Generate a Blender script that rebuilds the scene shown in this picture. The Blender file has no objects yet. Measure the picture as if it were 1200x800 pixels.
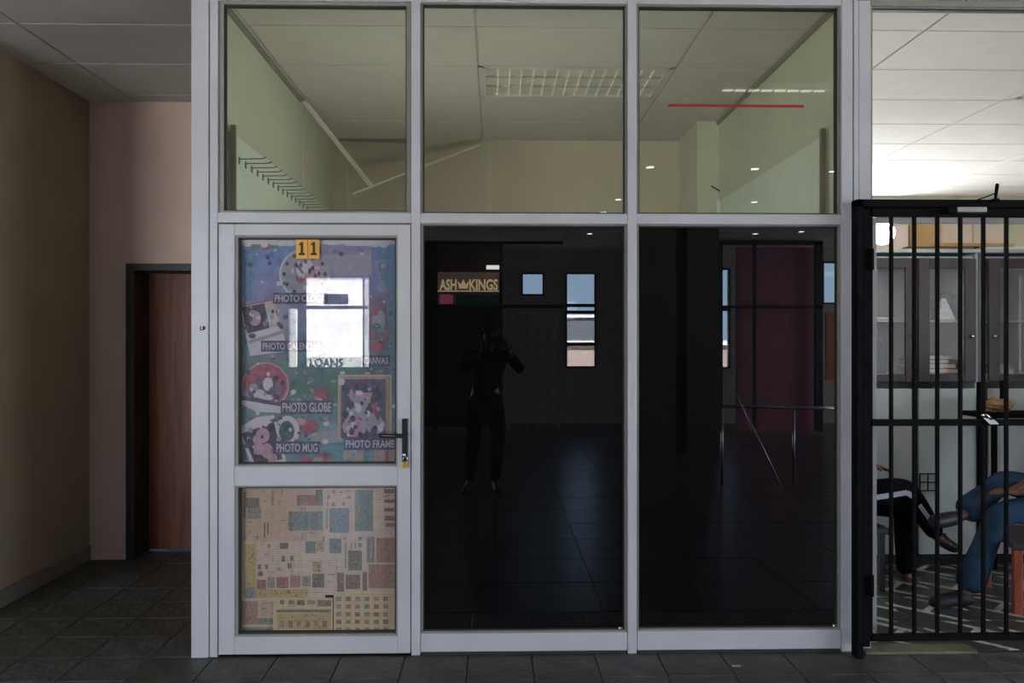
import bpy, math, random
from mathutils import Vector, Matrix
random.seed(7)
sc = bpy.context.scene
col = sc.collection
R = math.radians

# ------------------------------------------------------------------ camera
CAM_Z = 1.51
YAW = R(1.23)
FPX = 930.0
cam_d = bpy.data.cameras.new('camera'); cam_d.sensor_width = 36.0
cam_d.lens = FPX / 1200 * 36.0; cam_d.clip_start = 0.02; cam_d.clip_end = 300
cam = bpy.data.objects.new('camera', cam_d); col.objects.link(cam)
cam.location = (0, 0, CAM_Z); cam.rotation_euler = (R(90), 0, -YAW)
sc.camera = cam

# ------------------------------------------------------------------ sky, sun, daylight, exposure
w = bpy.data.worlds.new('sky'); sc.world = w; w.use_nodes = True
nt = w.node_tree; nt.nodes.clear()
o_ = nt.nodes.new('ShaderNodeOutputWorld'); b_ = nt.nodes.new('ShaderNodeBackground')
tc = nt.nodes.new('ShaderNodeTexCoord'); sp = nt.nodes.new('ShaderNodeSeparateXYZ'); cr = nt.nodes.new('ShaderNodeValToRGB')
cr.color_ramp.elements[0].position = 0.0; cr.color_ramp.elements[0].color = (0.50, 0.74, 1.0, 1)
cr.color_ramp.elements[1].position = 0.6; cr.color_ramp.elements[1].color = (0.16, 0.36, 0.85, 1)
nt.links.new(tc.outputs['Generated'], sp.inputs[0]); nt.links.new(sp.outputs['Z'], cr.inputs[0])
nt.links.new(cr.outputs[0], b_.inputs[0]); nt.links.new(b_.outputs[0], o_.inputs[0])
b_.inputs[1].default_value = 6.0
sun_d = bpy.data.lights.new('sun', 'SUN'); sun_d.energy = 90; sun_d.angle = R(0.5); sun_d.color = (1, .96, .9)
sun = bpy.data.objects.new('sun', sun_d); col.objects.link(sun)
sun.rotation_euler = Vector((-0.25, -0.62, -0.75)).to_track_quat('-Z', 'Y').to_euler()
def area(name, loc, size, L, color, rot):
    d = bpy.data.lights.new(name, 'AREA'); d.shape = 'RECTANGLE'; d.size, d.size_y = size
    d.energy = L * size[0] * size[1] * math.pi; d.color = color
    o = bpy.data.objects.new(name, d); col.objects.link(o); o.location = loc; o.rotation_euler = rot; return o
HB = -6.84            # inner face of the hall's far wall (behind the camera)
area('daylight_window_left', (-8.0, HB - 0.1, 1.6), (5.4, 2.5), 15.0, (0.88, 0.94, 1.0), (R(90), 0, 0))
area('daylight_window_right', (11.05, -2.0, 1.6), (7.6, 2.5), 9.0, (0.90, 0.95, 1.0), (R(90), 0, R(90)))
area('daylight_window_office', (3.3, 8.97, 2.13), (2.6, 1.86), 13.0, (1.0, 0.97, 0.95), (R(-90), 0, 0))
for n_, x_, y_ in (('hall_fill_left', -6.6, -3.0), ('hall_fill_right', 7.6, -3.0)):
    area(n_, (x_, y_, 3.10), (2.4, 1.2), 9.0, (1.0, 0.95, 0.9), (0, 0, 0))  # added fill lights, kept out of the mirrored view, to brighten the hall
area('shop_fill_uplight', (-0.1, 4.6, 1.2), (1.6, 0.6), 4.8, (1.0, 0.96, 0.9), (R(180), 0, 0))  # added upward fill light, hidden behind the black panes, brightens the shop
sc.view_settings.view_transform = 'Standard'; sc.view_settings.look = 'None'
sc.view_settings.gamma = 1; sc.view_settings.use_curve_mapping = False
sc.view_settings.exposure = 0.0

# ------------------------------------------------------------------ helpers
def U(px, py, Y):
    """pixel of the photograph -> point on the plane y = Y"""
    dx = (px - 600) / FPX; dz = (400 - py) / FPX
    t = Y / (math.cos(YAW) - dx * math.sin(YAW))
    return Vector((t * (math.sin(YAW) + dx * math.cos(YAW)), Y, CAM_Z + t * dz))
YF = 3.83
def V(px, py, Yv):
    """pixel seen mirrored in the shop front at virtual depth Yv -> real point in the hall"""
    p = U(px, py, Yv); return Vector((p.x, 2 * (YF + 0.03) - Yv, p.z))
def X(px, Y=YF): return U(px, 400, Y).x
def Zc(py, Y=YF, px=600): return U(px, py, Y).z

def mat(name, c, rough=0.6, metal=0.0, ior=1.45, var=0.06, scale=6.0, bump=0.0, bscale=None, c2=None, emit=None, estr=0, stretch=None):
    m = bpy.data.materials.new(name); m.use_nodes = True; t = m.node_tree; n = t.nodes
    p = n['Principled BSDF']
    p.inputs['Roughness'].default_value = rough; p.inputs['Metallic'].default_value = metal; p.inputs['IOR'].default_value = ior
    tcn = n.new('ShaderNodeTexCoord'); mp = n.new('ShaderNodeMapping')
    t.links.new(tcn.outputs['Object'], mp.inputs[0])
    if stretch: mp.inputs['Scale'].default_value = stretch
    nz = n.new('ShaderNodeTexNoise'); nz.inputs['Scale'].default_value = scale; nz.inputs['Detail'].default_value = 5
    t.links.new(mp.outputs[0], nz.inputs[0])
    r = n.new('ShaderNodeValToRGB'); r.color_ramp.elements[0].position = .3; r.color_ramp.elements[1].position = .7
    if c2 is None:
        a = tuple(max(0, x * (1 - var * 2)) for x in c); b = tuple(min(1, x * (1 + var * 2)) for x in c)
    else: a, b = c, c2
    r.color_ramp.elements[0].color = (*a, 1); r.color_ramp.elements[1].color = (*b, 1)
    t.links.new(nz.outputs[0], r.inputs[0]); t.links.new(r.outputs[0], p.inputs['Base Color'])
    if bump:
        nb = n.new('ShaderNodeTexNoise'); nb.inputs['Scale'].default_value = bscale or scale * 5; nb.inputs['Detail'].default_value = 4
        t.links.new(mp.outputs[0], nb.inputs[0])
        bp = n.new('ShaderNodeBump'); bp.inputs['Strength'].default_value = bump; bp.inputs['Distance'].default_value = .01
        t.links.new(nb.outputs[0], bp.inputs['Height']); t.links.new(bp.outputs[0], p.inputs['Normal'])
    if emit:
        p.inputs['Emission Color'].default_value = (*emit, 1); p.inputs['Emission Strength'].default_value = estr
    return m
def s2l(r, g, b):
    f = lambda v: ((v / 255 + .055) / 1.055) ** 2.4 if v > 10 else v / 255 / 12.92
    return (f(r), f(g), f(b))
def glass_mat(name, tint, k=0.05):
    m = bpy.data.materials.new(name); m.use_nodes = True; t = m.node_tree; n = t.nodes; n.clear()
    o = n.new('ShaderNodeOutputMaterial'); mx = n.new('ShaderNodeMixShader'); tr = n.new('ShaderNodeBsdfTransparent'); g = n.new('ShaderNodeBsdfGlossy')
    tr.inputs[0].default_value = (*tint, 1); g.inputs['Roughness'].default_value = 0.0; g.inputs[0].default_value = (1, 1, 1, 1)
    lw = n.new('ShaderNodeLayerWeight'); lw.inputs['Blend'].default_value = .5
    pw = n.new('ShaderNodeMath'); pw.operation = 'POWER'; pw.inputs[1].default_value = 5
    ma = n.new('ShaderNodeMath'); ma.operation = 'MULTIPLY_ADD'; ma.inputs[1].default_value = 1 - k; ma.inputs[2].default_value = k
    t.links.new(lw.outputs['Facing'], pw.inputs[0]); t.links.new(pw.outputs[0], ma.inputs[0]); t.links.new(ma.outputs[0], mx.inputs[0])
    t.links.new(tr.outputs[0], mx.inputs[1]); t.links.new(g.outputs[0], mx.inputs[2]); t.links.new(mx.outputs[0], o.inputs[0])
    return m

class MB:
    def __init__(s): s.v = []; s.f = []; s.m = []
    def add(s, vs, fs, mi=0):
        k = len(s.v); s.v += [Vector(v) for v in vs]; s.f += [tuple(i + k for i in f) for f in fs]; s.m += [mi] * len(fs); return s
    def box(s, x0, x1, y0, y1, z0, z1, mi=0):
        x0, x1 = sorted((x0, x1)); y0, y1 = sorted((y0, y1)); z0, z1 = sorted((z0, z1))
        return s.add([(x0,y0,z0),(x1,y0,z0),(x1,y1,z0),(x0,y1,z0),(x0,y0,z1),(x1,y0,z1),(x1,y1,z1),(x0,y1,z1)],
                     [(0,3,2,1),(4,5,6,7),(0,1,5,4),(1,2,6,5),(2,3,7,6),(3,0,4,7)], mi)
    def bar(s, p, q, w, h=None, mi=0, up=(0, 0, 1)):
        p, q = Vector(p), Vector(q); h = h or w; d = (q - p).normalized(); u = Vector(up)
        if abs(d.dot(u)) > .95: u = Vector((0, 1, 0))
        a = d.cross(u).normalized() * w / 2; b = a.cross(d).normalized() * h / 2
        vs = [p-a-b, p+a-b, p+a+b, p-a+b, q-a-b, q+a-b, q+a+b, q-a+b]
        return s.add(vs, [(0,3,2,1),(4,5,6,7),(0,1,5,4),(1,2,6,5),(2,3,7,6),(3,0,4,7)], mi)
    def tube(s, pts, rs, n=10, mi=0):
        pts = [Vector(p) for p in pts]
        if not hasattr(rs, '__len__'): rs = [rs] * len(pts)
        vs = []; fs = []; ref = None
        for i, p in enumerate(pts):
            d = (pts[min(i+1, len(pts)-1)] - pts[max(i-1, 0)]).normalized()
            if ref is None: ref = Vector((0,0,1)) if abs(d.z) < .9 else Vector((1,0,0))
            a = d.cross(ref).normalized(); b = a.cross(d).normalized(); ref = b
            for k in range(n):
                t = 2*math.pi*k/n; vs.append(p + a*math.cos(t)*rs[i] + b*math.sin(t)*rs[i])
        for i in range(len(pts)-1):
            for k in range(n):
                fs.append((i*n+k, (i)*n+(k+1)%n, (i+1)*n+(k+1)%n, (i+1)*n+k))
        fs.append(tuple(range(n))[::-1]); fs.append(tuple((len(pts)-1)*n+k for k in range(n)))
        return s.add(vs, fs, mi)
    def ball(s, c, r, n=14, mi=0):
        c = Vector(c); r = Vector(r) if hasattr(r, '__len__') else Vector((r, r, r)); m = n // 2; vs = [c + Vector((0,0,r.z))]; fs = []
        for i in range(1, m):
            a = math.pi*i/m
            for k in range(n):
                t = 2*math.pi*k/n; vs.append(c + Vector((r.x*math.sin(a)*math.cos(t), r.y*math.sin(a)*math.sin(t), r.z*math.cos(a))))
        vs.append(c - Vector((0,0,r.z)))
        for k in range(n): fs.append((0, 1+k, 1+(k+1)%n)); fs.append((len(vs)-1, 1+(m-2)*n+(k+1)%n, 1+(m-2)*n+k))
        for i in range(m-2):
            for k in range(n): fs.append((1+i*n+k, 1+(i+1)*n+k, 1+(i+1)*n+(k+1)%n, 1+i*n+(k+1)%n))
        return s.add(vs, fs, mi)
    def prism(s, poly, y0, y1, mi=0):       # poly of (x, z), extruded in y
        n = len(poly); vs = [(x, y0, z) for x, z in poly] + [(x, y1, z) for x, z in poly]
        fs = [tuple(range(n)), tuple(range(2*n-1, n-1, -1))] + [(i, n+i, n+(i+1) % n, (i+1) % n) for i in range(n)]
        return s.add(vs, fs, mi)
    def ppoly(s, pts, Y, th=.0002, mi=0):   # print shape given by photo pixels, on the plane Y
        Y -= 1.2e-5 * getattr(s, 'k', 0); s.k = getattr(s, 'k', 0) + 1
        return s.prism([(U(a, b, Y).x, U(a, b, Y).z) for a, b in pts], Y, Y + th, mi)
    def prect(s, x0, y0, x1, y1, Y, th=.0004, mi=0): return s.ppoly([(x0,y1),(x1,y1),(x1,y0),(x0,y0)], Y, th, mi)
    def pell(s, cx, cy, rx, ry, Y, th=.0004, mi=0, n=28, a0=0, a1=2*math.pi):
        return s.ppoly([(cx + rx*math.cos(a0+(a1-a0)*k/n), cy + ry*math.sin(a0+(a1-a0)*k/n)) for k in range(n)], Y, th, mi)
    def build(s, name, m, parent=None, org=None, bevel=0, smooth=False, label=None, stuff=False):
        if org is None: org = parent['_o'] if parent is not None and '_o' in parent.keys() else (0, 0, 0)
        org = Vector(org); me = bpy.data.meshes.new(name)
        me.from_pydata([tuple(v - org) for v in s.v], [], s.f)
        ms = m if isinstance(m, (list, tuple)) else [m]
        for x in ms: me.materials.append(x)
        me.polygons.foreach_set('material_index', s.m)
        if smooth: me.polygons.foreach_set('use_smooth', [True]*len(s.f))
        me.update()
        o = bpy.data.objects.new(name, me); col.objects.link(o)
        if parent is not None: o.parent = parent
        else: o.location = org
        o['_o'] = tuple(org)
        if bevel:
            bv = o.modifiers.new('bevel', 'BEVEL'); bv.width = bevel; bv.segments = 2; bv.limit_method = 'ANGLE'
        if label: o['label'] = label
        if stuff: o['kind'] = 'stuff'
        return o
def thing(name, label, cat, org, group=None):
    o = bpy.data.objects.new(name, None); col.objects.link(o); o.location = org; o['_o'] = tuple(org); o.empty_display_size = .1
    return tag(o, label, cat, group)
def tag(o, label, cat, group=None):
    o['label'] = label; o['category'] = cat
    if group: o['group'] = group
    return o
def struct(o): o['kind'] = 'structure'; return o
def sempty(name, org=(0, 0, 0)):
    o = bpy.data.objects.new(name, None); col.objects.link(o); o.location = org; o['_o'] = tuple(org); o['kind'] = 'structure'; return o
def copy_tree(o, parent=None, loc=None):
    c = o.copy(); col.objects.link(c)
    if parent is not None: c.parent = parent
    if loc is not None: c.location = loc
    for ch in list(o.children): copy_tree(ch, c)
    return c
def text_mesh(name, s, x0, x1, z0, z1, Y, m, parent=None, depth=.0006, bold=0.0, flip=False, org=None, shear=0, both=True):
    cu = bpy.data.curves.new(name, 'FONT'); cu.body = s; cu.offset = bold; cu.extrude = .02; cu.shear = shear; cu.resolution_u = 3
    t = bpy.data.objects.new('tmp', cu); col.objects.link(t)
    dg = bpy.context.evaluated_depsgraph_get(); me = bpy.data.meshes.new_from_object(t.evaluated_get(dg))
    bpy.data.objects.remove(t); bpy.data.curves.remove(cu)
    xs = [v.co.x for v in me.vertices]; ys = [v.co.y for v in me.vertices]
    ax, bx, ay, by = min(xs), max(xs), min(ys), max(ys)
    if org is None: org = parent['_o'] if parent is not None else (0, 0, 0)
    org = Vector(org)
    for v in me.vertices:
        u = (v.co.x-ax)/(bx-ax); q = (v.co.y-ay)/(by-ay); d = v.co.z/.04 + .5
        v.co = Vector((x0+(x1-x0)*u, Y - depth*d, z0+(z1-z0)*q)) - org
    me.name = name; me.materials.clear(); me.materials.append(m); me.update()
    o = bpy.data.objects.new(name, me); col.objects.link(o); o['_o'] = tuple(org)
    if parent is not None: o.parent = parent
    else: o.location = org
    return o
def ptext(name, s, px0, py0, px1, py1, Y, m, parent, **k):
    a = U(px0, py1, Y); b = U(px1, py0, Y); return text_mesh(name, s, a.x, b.x, a.z, b.z, Y, m, parent, **k)
def wall_mesh(mb, axis, c0, c1, a0, a1, z0, z1, holes=()):
    """wall slab between c0 and c1 on its thin axis, running a0..a1, with holes (a0,a1,z0,z1)"""
    As = sorted({a0, a1, *[h[0] for h in holes], *[h[1] for h in holes]}); Zs = sorted({z0, z1, *[h[2] for h in holes], *[h[3] for h in holes]})
    for i in range(len(As)-1):
        for j in range(len(Zs)-1):
            ca, cz = (As[i]+As[i+1])/2, (Zs[j]+Zs[j+1])/2
            if any(h[0] < ca < h[1] and h[2] < cz < h[3] for h in holes): continue
            if axis == 'y': mb.box(As[i], As[i+1], c0, c1, Zs[j], Zs[j+1])
            else: mb.box(c0, c1, As[i], As[i+1], Zs[j], Zs[j+1])
    return mb

# ------------------------------------------------------------------ materials
M = {}
M['alu'] = mat('white_aluminium', (.43,.42,.435), .38, var=.03, scale=3, bump=.04, bscale=60)
M['bead'] = mat('grey_bead', (.22,.205,.17), .5)
M['gasket'] = mat('black_gasket', (.02,.02,.02), .6)
M['film'] = mat('black_film_glass', (.0025,.0025,.003), .0, ior=1.78, var=0)
M['clear'] = glass_mat('clear_glass', (.975,.968,.96), .06)
M['green'] = glass_mat('greenish_glass', (.94,.965,.905), .04)
M['leftwall'] = mat('beige_brown_paint', s2l(142,127,108), .75, var=.04, scale=2.5, bump=.08, bscale=50)
M['pinkwall'] = mat('pinkish_cream_paint', s2l(196,172,160), .7, var=.03, scale=2, bump=.06, bscale=40)
M['cream'] = mat('cream_paint', s2l(186,184,166), .75, var=.03, scale=2)
M['panel'] = mat('ceiling_panel', s2l(196,192,187), .85, var=.02, scale=5, bump=.05, bscale=120)
M['grid'] = mat('ceiling_grid_strip', s2l(205,200,190), .6)
M['slate'] = mat('dark_slate_tile', s2l(62,62,60), .5, c2=s2l(92,91,86), scale=9, bump=.9, bscale=28)
M['slate2'] = mat('dark_slate_tile_brown', s2l(60,58,54), .5, c2=s2l(84,82,74), scale=9, bump=.9, bscale=26)
M['grout'] = mat('dark_grout', (.018,.018,.017), .9)
M['wood'] = mat('varnished_wood', s2l(92,40,20), .45, c2=s2l(140,70,36), scale=3, stretch=(9, 9, .5))
M['blackframe'] = mat('black_painted_timber', (.012,.011,.011), .5)
M['skirt'] = mat('grey_skirting', s2l(112,106,100), .6)
M['steel'] = mat('black_gate_steel', (.0045,.0042,.005), .8, ior=1.15, var=.2, scale=20)
M['chrome'] = mat('chrome', (.6,.6,.62), .2, metal=1)
M['white'] = mat('white_board', s2l(214,217,214), .5, var=.02)
M['brown'] = mat('dark_brown_laminate', s2l(58,49,50), .45, var=.08, scale=4, stretch=(6, 6, 1))
M['black'] = mat('black_plastic', (.012,.012,.014), .5, ior=1.3)
M['unitwhite'] = mat('unit_white', s2l(176,184,184), .5, var=.02)
M['brass'] = mat('tarnished_brass', s2l(190,150,60), .35, metal=.8, var=.2, scale=30)
M['card'] = mat('brown_cardboard', s2l(186,150,104), .8, var=.06)
M['hall'] = mat('hall_grey_paint', s2l(158,146,140), .6)
M['skin'] = mat('brown_skin', s2l(96,58,44), .5, var=.08, scale=18)
M['jeans'] = mat('blue_denim', s2l(62,96,130), .85, var=.2, scale=14, bump=.3, bscale=90)
M['jeans2'] = mat('mid_blue_denim', s2l(24,32,46), .95, ior=1.2, c2=s2l(48,70,94), scale=5, bump=.3, bscale=90)
M['jeansdark'] = mat('dark_blue_denim', s2l(34,44,62), .85, var=.2, scale=14, bump=.3, bscale=90)
M['blackcloth'] = mat('black_cloth', (.006,.006,.008), 1.0, ior=1.15, var=.2, scale=12, bump=.3, bscale=60)

# ------------------------------------------------------------------ structure: floor, ceiling, walls
CZ = 3.172
BY = 5.56            # recess back wall
LX = -2.81           # left wall
SX0, SX1 = X(258, YF+.05), 1.69      # shop inner side walls
SBY = 6.56
OX0 = 1.85; OX1 = 6.4; OBY = 9.0
fl = struct(MB().box(-11, 11, HB-.2, 9.2, -.12, -.006).build('floor', M['grout']))
tw, td = .304, .27; g = .004
def tile_mesh(name, w, d, h, m, bev=.003):
    mb = MB(); b = bev
    mb.add([(0,0,-h),(w,0,-h),(w,d,-h),(0,d,-h),(0,0,-b),(w,0,-b),(w,d,-b),(0,d,-b),(b,b,0),(w-b,b,0),(w-b,d-b,0),(b,d-b,0)],
           [(0,1,5,4),(1,2,6,5),(2,3,7,6),(3,0,4,7),(4,5,9,8),(5,6,10,9),(6,7,11,10),(7,4,8,11),(8,9,10,11)])
    me = bpy.data.meshes.new(name); me.from_pydata([tuple(v) for v in mb.v], [], mb.f); me.materials.append(m); me.update(); return me
tmA = [tile_mesh('tile', tw-g, td-g, .006, M['slate']), tile_mesh('tile', tw-g, td-g, .006, M['slate2'])]
def put(name, me, loc, parent, rot=None):
    o = bpy.data.objects.new(name, me); col.objects.link(o); o.location = loc; o.parent = parent
    if rot: o.rotation_euler = rot
    return o
y0 = 3.565 - td
i0 = int((LX + 1.04) / tw) - 1
def has_tile(x, y):
    if y < 3.75: return LX < x + tw and x < 3.2 and (x > -2.9)
    if x + tw > LX and x < -1.40: return y < BY
    return False
for j in range(0, 9):
    for i in range(i0, 15):
        x, y = -1.04 + tw*i, y0 + td*j
        if has_tile(x, y):
            d_ = random.uniform(-.0012, .0012)
            put('tile', random.choice(tmA), (x + g/2, y + g/2, d_), fl)
# hall floor (behind and beside the camera): tiles joined
mb = MB()
y = y0
rows = 0
while y > HB - .1:
    y -= .54; i = -10.9
    while i < 10.9:
        mb.box(i, i + .6, y + .004, y + .534, -.006, random.uniform(-.001, .001)); i += .606
mb.build('hall_tiles', mat('hall_floor_tile', s2l(66,66,66), .28, var=.12, scale=3, bump=.1, bscale=20), fl, stuff=True)

ce = struct(MB().box(-11, 11, HB-.2, 9.2, CZ+.012, CZ+.14).build('ceiling', M['grid']))
pw_, pd_ = 1.2, .6
pm = tile_mesh('ceiling_panel', pw_-.010, pd_-.010, .010, M['panel'], .003)
cells_light = {(3, 1), (0, 1)}   # (col, row) cells kept open for the recessed lights
def cell(k, j): return -0.1 + 1.2*k, 4.2 + .6*j
for j in range(-2, 8):
    for k in range(-3, 6):
        x, y = cell(k, j)
        if (k, j) in ((0, 1), (3, 1)): continue
        if y + .6 < 3.2: continue
        if k <= -2 and y > BY: continue
        if k in (-2, -1) and y + .6 < 3.83 - 1: continue
        if -1 <= k <= 1 and y > SBY: continue
        o = put('ceiling_panel', pm, (x + .005, y + .595, CZ), ce, (math.pi, 0, 0))
mb = MB()
yy = 3.0 - .005
while yy > HB:
    x = -10.9
    while x < 10.8:
        mb.box(x + .005, x + 1.195, yy - .595, yy - .005, CZ, CZ + .01); x += 1.2
    yy -= .6
mb.build('hall_ceiling_panels', M['panel'], ce, stuff=True)

# left recess
struct(MB().box(LX - .15, LX, 4.3, BY + .15, 0, CZ).build('wall_left', M['leftwall']))
DX0, DX1, DZ = -2.50, -1.66, 2.0
mb = MB(); wall_mesh(mb, 'y', BY, BY + .30, LX, -1.40, 0, CZ, [(DX0-.055, DX1+.055, -1, DZ+.03)])
struct(mb.build('wall_back_left', M['pinkwall']))
bb = MB().box(LX, LX + .014, 4.3, BY, 0, .10)
struct(bb.build('baseboard_left', M['skirt'], bevel=.003))
struct(MB().box(LX + .014, DX0 - .055, BY - .012, BY, 0, .075).build('baseboard_back', M['pinkwall'], bevel=.003))
d2 = sempty('door_2', (DX0, BY, 0))
mb = MB()
mb.box(DX0-.055, DX0, BY-.012, BY+.29, 0, DZ); mb.box(DX1, DX1+.055, BY-.012, BY+.29, 0, DZ); mb.box(DX0-.055, DX1+.055, BY-.012, BY+.29, DZ, DZ+.05)
mb.build('frame', M['blackframe'], d2, bevel=.003)
MB().box(DX0+.004, DX1-.004, BY+.22, BY+.262, .012, DZ-.004).build('leaf', M['wood'], d2)
MB().tube([(DX1-.09, BY+.22, 1.02), (DX1-.09, BY+.17, 1.02), (DX1-.2, BY+.165, 1.02)], .009).build('handle', M['chrome'], d2, smooth=True)
# room beyond the wooden door (light under the door)
struct(MB().box(-3.2, -1.2, 7.3, 7.4, 0, CZ).build('wall_beyond', M['cream']))

# shop side walls (left one also closes the recess), back wall
PXL = X(225)
struct(MB().box(PXL + .03, SX0, YF + .075, SBY, 0, CZ).build('wall_shop_left', [M['cream']]))
struct(MB().box(SX1, OX0 - .02, YF + .075, OBY, 0, CZ).build('wall_shop_right', M['cream']))
struct(MB().box(SX0, SX1, SBY, SBY + .12, 0, CZ).build('wall_shop_back', mat('shop_back_paint', s2l(186,174,156), .75, var=.03, scale=2)))
struct(MB().box(1.525, SX1, 5.96, SBY, 0, CZ).build('trim_8', M['cream']))       # boxed column in the corner
mb = MB(); jx = X(574, SBY)
mb.box(jx-.02, jx+.02, SBY-.008, SBY, 2.0, CZ); mb.build('trim_9', M['cream']); struct(bpy.data.objects['trim_9'])
mb = MB(); jx = X(407, SBY); mb.box(jx-.006, jx+.006, SBY-.006, SBY, 1.6, 3.02); struct(mb.build('trim_10', M['cream']))
mb = MB(); mb.box(SX0, SX0+.006, 5.53, 5.56, 1.6, CZ); struct(mb.build('trim_11', M['cream']))
# office shell
struct(wall_mesh(MB(), 'y', OBY, OBY+.12, OX0, OX1, 0, CZ, [(2.0, 4.6, 1.2, 3.1)]).build('wall_office_back', M['cream']))
struct(MB().box(OX1, OX1+.12, YF, OBY, 0, CZ).build('wall_office_right', M['cream']))
struct(MB().box(4.6, 11, YF, YF+.12, 0, CZ).build('wall_front_right', M['pinkwall']))
struct(MB().box(4.5, 4.6, YF-.01, YF+.07, 0, CZ).build('trim_12', M['alu']))
# hall shell
holes = [(-10.8, -5.2, .3, 2.9)]
VD = 14.5
def vhole(a, b, c, d): p = V(a, d, VD); q = V(b, c, VD); return (p.x, q.x, p.z, q.z)
hwin = [vhole(335,434,323,432), vhole(611,638,319,346), vhole(663,699,319,431), vhole(843,857,314,432), vhole(965,990,306,356)]
mb = MB(); wall_mesh(mb, 'y', HB-.2, HB, -11, 11, 0, CZ, holes + hwin); struct(mb.build('wall_hall_far', M['hall']))
struct(MB().box(-11.15, -11, HB-.2, 4.45, 0, CZ).build('wall_hall_left', M['hall']))
struct(wall_mesh(MB(), 'x', 11, 11.15, HB-.2, YF+.1, 0, CZ, [(-5.9, 1.9, .3, 2.9)]).build('wall_hall_right', M['hall']))
for n_, x_ in (('trim_21', -6.6), ('trim_22', 7.6)): struct(MB().box(x_-1.25, x_+1.25, -3.65, -2.35, 3.11, CZ).build(n_, M['white']))  # housings for the added hall fill lights
struct(MB().box(-11, LX-.15, 4.3, 4.45, 0, CZ).build('wall_hall_corner', M['leftwall']))

# ------------------------------------------------------------------ shop front frame
FD = .06
ZT0, ZT1 = 2.079, 2.127
ZH = 3.146
xs = {k: X(k) for k in (225, 242, 253, 481, 492, 735, 747, 984, 992, 1004, 1021)}
fr = sempty('trim_1', (xs[225], YF, 0))
MB().box(xs[225], X(245), YF-.012, YF+.085, 0, CZ).build('corner_post', M['alu'], fr, bevel=.003)
MB().box(X(246), X(255), YF-.004, YF+.07, 0, CZ).build('side_jamb', M['alu'], fr, bevel=.002)
MB().box(X(245), X(246), YF+.012, YF+.07, 0, CZ).build('shadow_gap', M['gasket'], fr)
for a, b in ((482, 492.5), (735.5, 746)):
    MB().box(X(a), X(b), YF-.004, YF+.07, 0, CZ).build('mullion', M['alu'], fr, bevel=.003)
MB().box(X(986), X(999), YF-.004, YF+.07, 0, CZ).build('mullion', M['alu'], fr, bevel=.003)
MB().box(X(1000.5), X(1006), YF-.002, YF+.07, 0, CZ).build('end_jamb', M['alu'], fr, bevel=.002)
MB().box(X(999), X(1000.5), YF+.01, YF+.07, 0, CZ).build('shadow_gap', M['gasket'], fr)
MB().box(X(1007), X(1021), YF+.004, YF+.09, 0, CZ).build('end_jamb', M['alu'], fr, bevel=.002)
for a, b in ((255, 482), (492.5, 735.5), (746, 986)):
    MB().box(X(a), X(b), YF-.002, YF+.07, ZT0, ZT1).build('transom', M['alu'], fr, bevel=.002)
    MB().box(X(a), X(b), YF, YF+.07, ZH, CZ+.01).build('head_rail', M['alu'], fr, bevel=.002)
MB().box(X(1021), 4.5, YF, YF+.07, ZH, CZ+.01).build('head_rail', M['bead'], fr, bevel=.002)
MB().box(X(1021), 4.5, YF+.01, YF+.07, 2.13, 2.175).build('transom', M['alu'], fr, bevel=.002)

def pane_window(name, x0, x1, z0, z1, glass, bw=.018, yb=.012, ins=.008):
    wo = sempty(name, ((x0+x1)/2, YF, z0))
    mb = MB()
    mb.box(x0, x0+bw, YF+yb, YF+.05, z0, z1); mb.box(x1-bw, x1, YF+yb, YF+.05, z0, z1)
    mb.box(x0+bw, x1-bw, YF+yb, YF+.05, z1-bw*.7, z1); mb.box(x0+bw, x1-bw, YF+yb, YF+.05, z0, z0+bw*.5)
    mb.build('bead', M['bead'], wo)
    mb = MB(); e = .006; a0, a1, b0, b1 = x0+bw, x1-bw, z0+bw*.5, z1-bw*.7
    mb.box(a0, a0+e, YF+.022, YF+.05, b0, b1); mb.box(a1-e, a1, YF+.022, YF+.05, b0, b1); mb.box(a0, a1, YF+.022, YF+.05, b0, b0+e); mb.box(a0, a1, YF+.022, YF+.05, b1-e, b1)
    mb.build('gasket', M['gasket'], wo)
    MB().box(a0+.002, a1-.002, YF+.030, YF+.035, b0+.002, b1-.002).build('pane', glass, wo)
    return wo
pane_window('window_1', X(255.5), X(481.5), ZT1, ZH, M['green'], .022)
pane_window('window_2', X(493), X(735), ZT1, ZH, M['green'], .008)
pane_window('window_3', X(746.5), X(985.5), ZT1, ZH, M['green'], .010)
pane_window('window_6', X(1021.5), 4.49, 2.175, ZH, M['clear'], .008)
# black panes with their own bottom rails
for n_, a, b, yr in (('window_4', 493, 735, 741), ('window_5', 746.5, 985.5, 738)):
    zr = Zc(yr, YF, (a+b)/2); wo = pane_window(n_, X(a), X(b), zr, ZT0, M['film'], .010)
    MB().box(X(a), X(b), YF-.004, YF+.06, .015, zr).build('bottom_rail', M['alu'], wo, bevel=.005)
    c = U(b-8, yr-5, YF+.028); MB().ball((c.x, YF+.026, c.z), (.011,.008,.011)).build('round_stud', M['chrome'], wo, smooth=True)
    MB().box(X(a)+.004, X(b)-.004, YF+.0, YF+.05, 0, .014).build('sill_gap', M['gasket'], wo)

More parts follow.
